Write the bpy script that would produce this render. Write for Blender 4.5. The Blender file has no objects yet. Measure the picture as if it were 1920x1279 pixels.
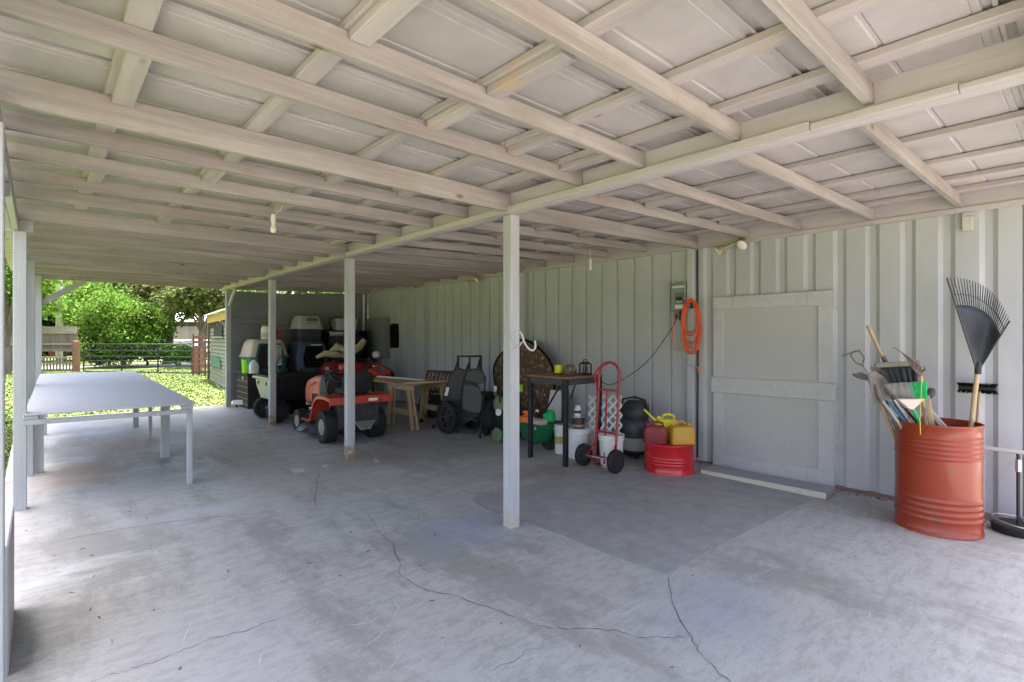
import bpy, bmesh, math, random
import numpy as np
from mathutils import Vector, Matrix, Quaternion
R = math.radians
random.seed(7); np.random.seed(7)
S = bpy.context.scene
COL = S.collection

# ------------------------------------------------------------------ camera
cam_d = bpy.data.cameras.new('camera'); cam = bpy.data.objects.new('camera', cam_d); COL.objects.link(cam)
cam.location = (0, 0, 1.536); cam.rotation_euler = (R(90), 0, -R(42.07))
cam_d.sensor_width = 36; cam_d.lens = 36*984/1920; cam_d.shift_y = -3.5/1920
cam_d.clip_start = .02; cam_d.clip_end = 500
S.camera = cam
# ------------------------------------------------------------------ light
W = bpy.data.worlds.new('World'); S.world = W; W.use_nodes = True
nt = W.node_tree; bg = nt.nodes['Background']
sky = nt.nodes.new('ShaderNodeTexSky'); sky.sky_type = 'NISHITA'; sky.sun_disc = False
SUNV = Vector((.06, .10, .99)).normalized()
sky.sun_elevation = math.asin(SUNV.z); sky.sun_rotation = math.atan2(SUNV.x, SUNV.y)
sky.air_density = .7; sky.dust_density = 6.0; sky.ozone_density = 0
nt.links.new(sky.outputs[0], bg.inputs[0]); bg.inputs[1].default_value = .15
sl = bpy.data.lights.new('sun', 'SUN'); sun = bpy.data.objects.new('sun', sl); COL.objects.link(sun)
sl.energy = 3.0; sl.angle = R(.53); sl.color = (1, .97, .93)
sun.rotation_euler = SUNV.to_track_quat('Z', 'Y').to_euler(); sun.location = (0, 0, 20)
S.view_settings.view_transform = 'Standard'; S.view_settings.look = 'None'
S.view_settings.exposure = 2.95; S.view_settings.gamma = 1; S.view_settings.use_curve_mapping = False
S.render.engine = 'CYCLES'
try:
    S.cycles.use_denoising = True; S.cycles.denoiser = 'OPENIMAGEDENOISE'
except Exception: pass
S.cycles.max_bounces = 8; S.cycles.diffuse_bounces = 6; S.cycles.glossy_bounces = 3; S.cycles.transmission_bounces = 4
S.cycles.caustics_reflective = False; S.cycles.caustics_refractive = False

# ------------------------------------------------------------------ measured-ray helpers (give real 3D positions)
SN, CS = .67, .7424
def ray(px, py):
    l = (px-960)/984; v = (636-py)/984
    return Vector((CS*l+SN, -SN*l+CS, v))
O = Vector((0, 0, 1.536))
def onx(px, py, x): r = ray(px, py); return O + r*(x/r.x)
def ony(px, py, y): r = ray(px, py); return O + r*(y/r.y)
def onz(px, py, z): r = ray(px, py); return O + r*((z-1.536)/r.z)
def atd(px, py, d): return O + ray(px, py)*d
def fz(y): return .0165*(y-3)
def fl(px, py, off=0):
    r = ray(px, py); t = (-.0495+off-1.536)/(r.z-.0165*r.y); return O + r*t

# ------------------------------------------------------------------ materials
MATS = {}
def mat(name, c, rough=.6, metal=0, var=.12, scale=6, stretch=(1, 1, 1), bump=.0, c2=None, c2amt=.5, c2scale=2, spec=.4,
        knots=None, trans=0, alpha=1, coat=0, bscale=None, island=0, rnd=0, edge=.12):
    if name in MATS: return MATS[name]
    m = bpy.data.materials.new(name); m.use_nodes = True; N = m.node_tree.nodes; L = m.node_tree.links
    b = N['Principled BSDF']; b.inputs['Roughness'].default_value = rough; b.inputs['Metallic'].default_value = metal
    b.inputs['Specular IOR Level'].default_value = spec
    b.inputs['Transmission Weight'].default_value = trans; b.inputs['Alpha'].default_value = alpha
    b.inputs['Coat Weight'].default_value = coat
    tc = N.new('ShaderNodeTexCoord'); oi = N.new('ShaderNodeObjectInfo')
    ml = N.new('ShaderNodeMath'); ml.operation = 'MULTIPLY'; ml.inputs[1].default_value = 37
    L.new(oi.outputs['Random'], ml.inputs[0])
    ad = N.new('ShaderNodeVectorMath'); ad.operation = 'ADD'
    L.new(tc.outputs['Object'], ad.inputs[0]); L.new(ml.outputs[0], ad.inputs[1])
    mp = N.new('ShaderNodeMapping'); mp.inputs['Scale'].default_value = stretch; L.new(ad.outputs[0], mp.inputs[0])
    no = N.new('ShaderNodeTexNoise'); no.inputs['Scale'].default_value = scale; no.inputs['Detail'].default_value = 6
    no.inputs['Roughness'].default_value = .65; L.new(mp.outputs[0], no.inputs[0])
    def mixc(fac, a, bcol, blend='MIX'):
        x = N.new('ShaderNodeMix'); x.data_type = 'RGBA'; x.blend_type = blend
        for s, v in ((x.inputs[0], fac), (x.inputs[6], a), (x.inputs[7], bcol)):
            if hasattr(v, 'type') and hasattr(v, 'is_linked'): L.new(v, s)
            elif isinstance(v, (int, float)): s.default_value = v
            else: s.default_value = tuple(v)+(1,) if len(v) == 3 else v
        return x.outputs[2]
    def ramp(src, lo, hi):
        r = N.new('ShaderNodeMapRange'); r.inputs[1].default_value = lo; r.inputs[2].default_value = hi; L.new(src, r.inputs[0]); return r.outputs[0]
    dk = tuple(v*(1-var) for v in c); lt = tuple(min(1, v*(1+var)) for v in c)
    col = mixc(ramp(no.outputs[0], .3, .7), dk, lt)
    if rnd or island:
        g = N.new('ShaderNodeNewGeometry')
        src = g.outputs['Random Per Island'] if island else oi.outputs['Random']
        hs = N.new('ShaderNodeHueSaturation'); a = island or rnd
        mr = N.new('ShaderNodeMapRange'); mr.inputs[3].default_value = 1-a; mr.inputs[4].default_value = 1+a; L.new(src, mr.inputs[0])
        L.new(mr.outputs[0], hs.inputs['Value']); L.new(col, hs.inputs['Color'])
        mh = N.new('ShaderNodeMapRange'); mh.inputs[3].default_value = .5-a*.06; mh.inputs[4].default_value = .5+a*.06; L.new(src, mh.inputs[0])
        L.new(mh.outputs[0], hs.inputs['Hue']); col = hs.outputs[0]
    if c2:
        n2 = N.new('ShaderNodeTexNoise'); n2.inputs['Scale'].default_value = c2scale; n2.inputs['Detail'].default_value = 7; n2.inputs['Roughness'].default_value = .62
        L.new(ad.outputs[0], n2.inputs[0])
        col = mixc(ramp(n2.outputs[0], 1-c2amt, 1-c2amt+edge), col, c2)
    if knots:
        mk = N.new('ShaderNodeMapping'); mk.inputs['Scale'].default_value = tuple((.45 if s < 1 else 1) for s in stretch); L.new(ad.outputs[0], mk.inputs[0])
        vo = N.new('ShaderNodeTexVoronoi'); vo.inputs['Scale'].default_value = 4.5; L.new(mk.outputs[0], vo.inputs[0])
        col = mixc(ramp(vo.outputs[0], .10, .02), col, knots)
    L.new(col, b.inputs['Base Color'])
    if bump:
        bn = N.new('ShaderNodeTexNoise'); bn.inputs['Scale'].default_value = bscale or scale*6; bn.inputs['Detail'].default_value = 4; L.new(mp.outputs[0], bn.inputs[0])
        bu = N.new('ShaderNodeBump'); bu.inputs['Strength'].default_value = bump; bu.inputs['Distance'].default_value = .01
        L.new(bn.outputs[0], bu.inputs['Height']); L.new(bu.outputs[0], b.inputs['Normal'])
    MATS[name] = m; return m
GR = (.15, 1, 1)
m_raft = mat('painted_rafter', (.335, .295, .27), .62, var=.30, scale=14, stretch=(.06, 1, 1), bump=.25, c2=(.30, .24, .19), c2amt=.48, c2scale=1.8, knots=(.17, .10, .06), rnd=.08, edge=.25)
m_purl = mat('painted_purlin', (.43, .38, .36), .62, var=.18, scale=14, stretch=(1, .06, 1), bump=.25, c2=(.50, .36, .21), c2amt=.43, c2scale=3, knots=(.25, .14, .07), rnd=.08, edge=.2)
m_beam = mat('painted_beam', (.47, .42, .41), .6, var=.12, scale=12, stretch=(1, .05, 1), bump=.15, c2=(.5, .43, .33), c2amt=.4, edge=.25)
m_post = mat('painted_post', (.42, .42, .43), .55, var=.12, scale=14, stretch=(1, 1, .06), bump=.2, c2=(.42, .43, .44), c2amt=.42, c2scale=3, knots=(.33, .32, .3), rnd=.04, edge=.2)
m_sheet = mat('roof_sheet', (.43, .39, .38), .65, var=.12, scale=3, bump=.04, c2=(.38, .35, .345), c2amt=.5, c2scale=1.1, rnd=.04, edge=.35)
m_wall = mat('container_paint', (.46, .462, .47), .5, var=.07, scale=3, stretch=(1, 1, .3), bump=.03, c2=(.39, .40, .42), c2amt=.48, c2scale=1.2, edge=.4)
m_door = mat('door_board', (.47, .46, .44), .6, var=.05, scale=30, bump=.15, c2=(.42, .41, .39), c2amt=.42, c2scale=6, edge=.3)
m_doorrail = mat('door_rail_paint', (.50, .495, .49), .55, var=.07, scale=12, bump=.12, c2=(.36, .37, .38), c2amt=.4, edge=.3)
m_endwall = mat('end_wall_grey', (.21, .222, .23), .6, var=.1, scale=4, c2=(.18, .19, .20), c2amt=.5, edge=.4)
m_rust = mat('rusty_steel', (.22, .13, .11), .8, var=.35, scale=12, bump=.3, c2=(.33, .25, .23), c2amt=.5)
m_dark = mat('black_plastic', (.010, .010, .011), .45, var=.2, scale=8)
m_spoke = mat('spoke_plastic', (.05, .05, .052), .5)
m_black = mat('black_cloth', (.006, .006, .006), .95, var=.2, scale=8, spec=.1)
m_rubber = mat('tyre_rubber', (.018, .0175, .016), .75, var=.3, scale=10, bump=.2)
m_white = mat('white_plastic', (.68, .67, .64), .45, var=.06, scale=8, c2=(.5, .47, .42), c2amt=.35, c2scale=5, edge=.2)
m_metal = mat('dull_metal', (.42, .42, .41), .4, .8, var=.15, scale=10)
m_darkmetal = mat('dark_metal', (.045, .045, .045), .45, .4, var=.3, scale=10)
m_red = mat('mower_red', (.50, .045, .03), .35, var=.1, scale=5, c2=(.55, .15, .10), c2amt=.4, edge=.3, coat=.2)
m_faded = mat('faded_red_hood', (.52, .11, .065), .42, var=.12, scale=6, c2=(.68, .30, .20), c2amt=.46, c2scale=4, edge=.25)
m_redgloss = mat('glossy_red', (.48, .008, .015), .22, var=.06, scale=4, coat=.5)
m_drum = mat('red_drum_paint', (.52, .012, .018), .3, var=.08, scale=4, c2=(.36, .05, .03), c2amt=.3, c2scale=6, coat=.3)
m_barrel = mat('orange_barrel_paint', (.31, .040, .012), .32, var=.14, scale=4, c2=(.20, .06, .03), c2amt=.42, c2scale=8, edge=.10, bump=.12, bscale=9, coat=.25)
m_wood = mat('raw_wood', (.42, .27, .14), .7, var=.22, scale=10, stretch=(.08, 1, 1), bump=.3)
m_woodz = mat('weathered_handle', (.46, .33, .19), .65, var=.25, scale=14, stretch=(1, 1, .1), bump=.25, c2=(.30, .2, .11), c2amt=.4)
m_brown = mat('stained_brown_wood', (.17, .055, .022), .4, var=.3, scale=8, stretch=(1, 1, .15))
m_rattan = mat('dark_rattan', (.030, .021, .017), .6, var=.3, scale=20)
m_cream = mat('cream_edge', (.55, .50, .39), .8, var=.12, scale=20, bump=.3)
m_stepgrey = mat('step_grey_paint', (.30, .30, .325), .75, var=.1, scale=9, bump=.2)
m_greysteel = mat('grey_cabinet_paint', (.23, .25, .24), .5, var=.05, scale=3)
m_yellow = mat('yellow_can', (.75, .65, .03), .4, var=.08, scale=5)
m_ochre = mat('ochre_can', (.56, .30, .03), .45, var=.12, scale=5, c2=(.42, .22, .04), c2amt=.4)
m_oldred = mat('weathered_red_can', (.22, .03, .03), .6, var=.25, scale=8, c2=(.30, .09, .08), c2amt=.45, c2scale=10)
m_green = mat('spreader_green', (.01, .13, .045), .4, var=.12, scale=5)
m_teal = mat('kennel_teal', (.03, .14, .12), .5, var=.12, scale=5)
m_navy = mat('kennel_navy', (.065, .09, .14), .5, var=.12, scale=5)
m_beige = mat('kennel_beige', (.58, .47, .38), .5, var=.06, scale=5)
m_greyplastic = mat('grey_plastic', (.42, .42, .39), .5, var=.06, scale=6)
m_charcoal = mat('charcoal_plastic', (.045, .045, .044), .5, var=.15, scale=6)
m_lime = mat('lime_plastic', (.32, .75, .01), .35, var=.05, scale=5)
m_palegreen = mat('pale_green_plastic', (.42, .43, .27), .5, var=.08, scale=5)
m_orange = mat('orange_cord_jacket', (.72, .12, .03), .45, var=.1, scale=8)
m_orangepl = mat('orange_plastic', (.8, .17, .02), .45, var=.1, scale=8)
m_blue = mat('blue_plastic', (.05, .17, .27), .45, var=.1, scale=8)
m_paper = mat('paper', (.75, .75, .74), .8, var=.06, scale=8)
m_print = mat('dark_print', (.05, .05, .05), .7)
m_redprint = mat('red_print', (.45, .05, .05), .7)
m_tan = mat('tan_burlap', (.48, .38, .24), .9, var=.2, scale=12, bump=.4)
m_camo = mat('camouflage_cloth', (.13, .075, .045), .9, var=.5, scale=14, c2=(.35, .26, .18), c2amt=.44, c2scale=14, bump=.3, edge=.06)
m_hat = mat('camouflage_cap', (.13, .10, .06), .9, var=.5, scale=20, c2=(.3, .28, .2), c2amt=.45, c2scale=25, edge=.05)
m_vac = mat('vacuum_grey', (.055, .06, .07), .4, var=.15, scale=6)
m_rakepl = mat('rake_black_plastic', (.028, .029, .032), .5, var=.25, scale=10)
m_rusttool = mat('rusty_tool_steel', (.16, .12, .095), .65, .3, var=.3, scale=12, c2=(.2, .1, .05), c2amt=.4)
m_spade = mat('muddy_spade_steel', (.25, .21, .17), .7, .1, var=.2, scale=12, c2=(.17, .13, .1), c2amt=.45)
m_broomgreen = mat('green_bristle', (.02, .42, .12), .8, var=.25, scale=30)
m_broomgrey = mat('grey_bristle', (.30, .28, .26), .9, var=.3, scale=40, stretch=(1, 1, .2))
m_olive = mat('olive_green_plastic', (.12, .19, .08), .5, var=.2, scale=8)
m_tabletop = mat('workbench_top', (.43, .435, .46), .6, var=.06, scale=4, bump=.1, c2=(.37, .375, .40), c2amt=.48, c2scale=2.5, edge=.3)
m_bulb = mat('unlit_bulb', (.75, .66, .55), .25, var=.03)
m_brass = mat('aged_ivory_metal', (.45, .38, .26), .3, .3, var=.1)
m_glassface = mat('lamp_glass', (.85, .82, .72), .1, var=.05, spec=.8)
m_leafy = mat('hedge_leaf', (.08, .14, .025), .75, spec=.12, island=.55, var=.3, scale=.7)
m_leafb = mat('bright_leaf', (.12, .21, .03), .75, spec=.12, island=.55, var=.3, scale=.7)
m_leafd = mat('dark_leaf', (.032, .07, .02), .75, spec=.12, island=.55, var=.3, scale=.7)
m_leafo = mat('olive_leaf', (.11, .13, .04), .75, spec=.12, island=.55, var=.3, scale=.7)
m_leafr = mat('rust_leaf', (.14, .075, .035), .6, island=.5, var=.3, scale=.7)
m_leaforange = mat('orange_flower', (.75, .16, .04), .6, island=.4, var=.2)
m_bark = mat('tree_bark', (.13, .10, .075), .9, var=.35, scale=5, stretch=(1, 1, .2), bump=.5)
for mm in (m_leafy, m_leafb, m_leafd, m_leafo):   # thin leaves let light through
    N = mm.node_tree.nodes; L = mm.node_tree.links; b = N['Principled BSDF']; out = N['Material Output']
    tr = N.new('ShaderNodeBsdfTranslucent'); mx = N.new('ShaderNodeMixShader'); mx.inputs[0].default_value = .35
    L.new(b.inputs['Base Color'].links[0].from_socket, tr.inputs[0]); L.new(b.outputs[0], mx.inputs[1]); L.new(tr.outputs[0], mx.inputs[2]); L.new(mx.outputs[0], out.inputs[0])
# post feet: bare rusty wood below 12 cm
def footed(src, name, c, h):
    m = src.copy(); m.name = name; N = m.node_tree.nodes; L = m.node_tree.links; b = N['Principled BSDF']
    prev = b.inputs['Base Color'].links[0].from_socket
    tc = N.new('ShaderNodeTexCoord'); sp = N.new('ShaderNodeSeparateXYZ'); L.new(tc.outputs['Object'], sp.inputs[0])
    no = N.new('ShaderNodeTexNoise'); no.inputs['Scale'].default_value = 14; L.new(tc.outputs['Object'], no.inputs[0])
    a = N.new('ShaderNodeMath'); a.operation = 'MULTIPLY_ADD'; a.inputs[1].default_value = -.55; L.new(no.outputs[0], a.inputs[0]); L.new(sp.outputs['Z'], a.inputs[2])
    mr = N.new('ShaderNodeMapRange'); mr.inputs[1].default_value = h-.24; mr.inputs[2].default_value = h-.33; L.new(a.outputs[0], mr.inputs[0])
    x = N.new('ShaderNodeMix'); x.data_type = 'RGBA'; x.inputs[7].default_value = c+(1,); L.new(mr.outputs[0], x.inputs[0]); L.new(prev, x.inputs[6]); L.new(x.outputs[2], b.inputs['Base Color'])
    return m
m_postfoot = footed(m_post, 'post_paint_with_rusty_foot', (.30, .19, .10), .17)
m_postfoot1 = footed(m_post, 'post_paint_with_worn_foot', (.46, .40, .32), .13)

# ------------------------------------------------------------------ mesh helpers
def B(): return bmesh.new()
def box(bm, x0, x1, y0, y1, z0, z1, M=None):
    vs = [bm.verts.new((x, y, z)) for z in (z0, z1) for y in (y0, y1) for x in (x0, x1)]
    if M is not None:
        for v in vs: v.co = M @ v.co
    for f in ((0, 2, 3, 1), (4, 5, 7, 6), (0, 1, 5, 4), (2, 6, 7, 3), (1, 3, 7, 5), (0, 4, 6, 2)): bm.faces.new([vs[i] for i in f])
    return bm
def smooth(pts, n=5, closed=False):
    P = [Vector(p) for p in pts]; out = []; K = len(P)
    for i in range(K if closed else K-1):
        a, b, c, d = P[(i-1) % K] if (closed or i) else P[0], P[i], P[(i+1) % K], P[(i+2) % K] if (closed or i+2 < K) else P[-1]
        for k in range(n):
            t = k/n; out.append(.5*((2*b)+(c-a)*t+(2*a-5*b+4*c-d)*t*t+(3*b-a-3*c+d)*t**3))
    if not closed: out.append(P[-1])
    return out
def bar(bm, p0, p1, w, h, up=(0, 0, 1), w2=None, h2=None):
    p0 = Vector(p0); p1 = Vector(p1); d = (p1-p0).normalized(); up = Vector(up)
    s = d.cross(up)
    if s.length < 1e-4: s = d.cross(Vector((1, 0, 0)))
    s.normalize(); u = s.cross(d)
    vs = []
    for p, a, b in ((p0, w/2, h/2), (p1, (w2 or w)/2, (h2 or h)/2)):
        for i, j in ((-1, -1), (1, -1), (1, 1), (-1, 1)): vs.append(bm.verts.new(p+s*a*i+u*b*j))
    for f in ((3, 2, 1, 0), (4, 5, 6, 7), (0, 1, 5, 4), (1, 2, 6, 5), (2, 3, 7, 6), (3, 0, 4, 7)): bm.faces.new([vs[i] for i in f])
    return bm
def tube(bm, pts, r, n=8, closed=False, cap=True):
    pts = [Vector(p) for p in pts]; rs = r if isinstance(r, (list, tuple)) else [r]*len(pts)
    rings = []; prev = None; K = len(pts)
    for i, p in enumerate(pts):
        a = pts[(i-1) % K] if (closed or i > 0) else p; b = pts[(i+1) % K] if (closed or i < K-1) else p
        d = (b-a).normalized()
        if prev is None:
            s = d.cross(Vector((0, 0, 1)));
            if s.length < .05: s = d.cross(Vector((1, 0, 0)))
            s.normalize()
        else:
            s = prev-d*prev.dot(d); s.normalize()
        prev = s; u = d.cross(s)
        rings.append([bm.verts.new(p+(s*math.cos(2*math.pi*k/n)+u*math.sin(2*math.pi*k/n))*rs[i]) for k in range(n)])
    for i in range(K if closed else K-1):
        A = rings[i]; C = rings[(i+1) % K]
        for k in range(n): bm.faces.new((A[k], A[(k+1) % n], C[(k+1) % n], C[k]))
    if cap and not closed: bm.faces.new(rings[0][::-1]); bm.faces.new(rings[-1])
    return bm
def lathe(bm, prof, c=(0, 0, 0), axis='Z', n=32, ell=(1, 1), M=None):
    c = Vector(c); rings = []
    for r, z in prof:
        ring = []
        for k in range(n):
            a = 2*math.pi*k/n; v = Vector((r*math.cos(a)*ell[0], r*math.sin(a)*ell[1], z))
            if axis == 'X': v = Vector((v.z, v.x, v.y))
            if axis == 'Y': v = Vector((v.x, v.z, v.y))
            if M is not None: v = M @ v
            ring.append(bm.verts.new(c+v))
        rings.append(ring)
    for A, C in zip(rings, rings[1:]):
        for k in range(n): bm.faces.new((A[k], A[(k+1) % n], C[(k+1) % n], C[k]))
    if prof[0] != prof[-1]:
        if prof[0][0] > 1e-4: bm.faces.new(rings[0][::-1])
        if prof[-1][0] > 1e-4: bm.faces.new(rings[-1])
    return bm
def prism(bm, poly, ext):
    ext = Vector(ext); a = [bm.verts.new(Vector(p)) for p in poly]; b = [bm.verts.new(Vector(p)+ext) for p in poly]; n = len(a)
    bm.faces.new(a[::-1]); bm.faces.new(b)
    for i in range(n): bm.faces.new((a[i], a[(i+1) % n], b[(i+1) % n], b[i]))
    return bm
def loft(bm, secs, n=20, e=4, M=None):
    """secs: (cx,cy,z,hx,hy) superellipse sections stacked on z"""
    rings = []
    for cx, cy, z, hx, hy in secs:
        ring = []
        for k in range(n):
            a = 2*math.pi*(k+.5)/n; c_, s_ = math.cos(a), math.sin(a)
            v = Vector((cx+hx*math.copysign(abs(c_)**(2/e), c_), cy+hy*math.copysign(abs(s_)**(2/e), s_), z))
            if M is not None: v = M @ v
            ring.append(bm.verts.new(v))
        rings.append(ring)
    for A, C in zip(rings, rings[1:]):
        for k in range(n): bm.faces.new((A[k], A[(k+1) % n], C[(k+1) % n], C[k]))
    bm.faces.new(rings[0][::-1]); bm.faces.new(rings[-1]); return bm
def ball(bm, c, r, n=12, sc=(1, 1, 1)):
    return lathe(bm, [(max(1e-5, math.sin(math.pi*i/8))*r*1.0, -math.cos(math.pi*i/8)*r*sc[2]) for i in range(9)], c, n=n, ell=(sc[0], sc[1]))
WLD = {}
def obj(name, bm, m, parent=None, smooth=None, bevel=0, kind=None, seg=1):
    bmesh.ops.recalc_face_normals(bm, faces=bm.faces)
    if parent is not None:
        o_ = WLD.get(parent.name)
        if o_ is not None: bmesh.ops.translate(bm, verts=bm.verts, vec=-o_)
    me = bpy.data.meshes.new(name); bm.to_mesh(me); bm.free(); me.materials.append(m)
    o = bpy.data.objects.new(name, me); COL.objects.link(o)
    if smooth:
        for p in me.polygons: p.use_smooth = True
        me.set_sharp_from_angle(angle=R(smooth if smooth is not True else 40))
    if bevel:
        b = o.modifiers.new('bevel', 'BEVEL'); b.width = bevel; b.segments = seg; b.limit_method = 'ANGLE'; b.angle_limit = R(50)
    if parent is not None:
        o.parent = parent
        if parent.name in WLD: WLD[o.name] = WLD[parent.name]
    if kind: o['kind'] = kind
    return o
def thing(name, label, cat, loc=(0, 0, 0), rz=0, group=None, world=False):
    o = bpy.data.objects.new(name, None); COL.objects.link(o); o.location = loc; o.rotation_euler = (0, 0, rz); o.empty_display_size = .1
    o['label'] = label; o['category'] = cat
    if group: o['group'] = group
    if world: WLD[o.name] = Vector(loc)
    return o
def tag(o, label, cat, group=None):
    o['label'] = label; o['category'] = cat
    if group: o['group'] = group
    return o
def inst(o, parent, loc=(0, 0, 0), rot=(0, 0, 0), sc=None):
    c = o.copy(); COL.objects.link(c); c.parent = parent; c.location = loc; c.rotation_euler = rot
    if sc: c.scale = sc
    return c
def center(o):
    """a mesh thing built in world coordinates gets its origin at its base"""
    me = o.data; n = len(me.vertices); a = np.empty(n*3); me.vertices.foreach_get('co', a); a = a.reshape(-1, 3)
    c = Vector(((a[:, 0].min()+a[:, 0].max())/2, (a[:, 1].min()+a[:, 1].max())/2, a[:, 2].min()))
    a -= np.array(c); me.vertices.foreach_set('co', a.ravel()); o.location = o.location+c; me.update(); return o
def wheel(parent, c, Rr, w, rim=m_metal, tyre=m_rubber, axis='X', spokes=0, rimr=.5, name='wheel', rot=None):
    h = w/2; q = rimr*Rr
    prof = [(q, -h*.8), (Rr*.8, -h), (Rr*.95, -h*.85), (Rr, -h*.5), (Rr, h*.5), (Rr*.95, h*.85), (Rr*.8, h), (q, h*.8), (q*.98, 0), (q, -h*.8)]
    t = B(); lathe(t, prof, c, axis, 36, M=rot)
    if Rr > .15:   # tread lugs
        for k in range(30):
            a = 2*math.pi*k/30
            for s in (-1, 1):
                aa = a + s*.05
                p = Vector((math.cos(aa), math.sin(aa), 0)); u = Vector((-math.sin(aa), math.cos(aa), 0)); zz = Vector((0, 0, 1))
                vs = []
                for rr in (Rr*.985, Rr*1.03):
                    for i, j in ((-1, 0), (1, 0), (1, 1), (-1, 1)):
                        v = p*rr+u*i*Rr*.05+zz*(h*(.12+.78*j))*s
                        if axis == 'X': v = Vector((v.z, v.x, v.y))
                        elif axis == 'Y': v = Vector((v.x, v.z, v.y))
                        vs.append(t.verts.new(Vector(c)+(rot @ v if rot is not None else v)))
                for f in ((0, 1, 2, 3), (4, 5, 6, 7), (0, 1, 5, 4), (1, 2, 6, 5), (2, 3, 7, 6), (3, 0, 4, 7)): t.faces.new([vs[i] for i in f])
    o = obj(name, t, tyre, parent, smooth=35)
    r = B()
    if spokes:
        lathe(r, [(q, -h*.5), (q*.88, -h*.5), (q*.88, h*.5), (q, h*.5), (q, -h*.5)], c, axis, 28, M=rot)
        lathe(r, [(q*.2, -h*.6), (q*.2, h*.6)], c, axis, 12, M=rot)
        for k in range(spokes):
            a = 2*math.pi*k/spokes; v = Vector((math.cos(a), math.sin(a), 0))
            if axis == 'X': v = Vector((0, v.x, v.y))
            if axis == 'Y': v = Vector((v.x, 0, v.y))
            if rot is not None: v = rot @ v
            bar(r, Vector(c)+v*q*.15, Vector(c)+v*q*.92, q*.13, h*.4, up=(1, 0, 0) if axis == 'X' else (0, 1, 0))
    else:
        lathe(r, [(q*1.02, -h*.85), (q*.9, -h*.7), (q*.8, -h*.35), (q*.3, -h*.3), (q*.25, -h*.6), (.001, -h*.62), (.001, h*.62), (q*.25, h*.6), (q*.3, h*.3), (q*.8, h*.35), (q*.9, h*.7), (q*1.02, h*.85)], c, axis, 28, M=rot)
    obj('rim', r, rim, o, smooth=35)
    return o

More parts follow.
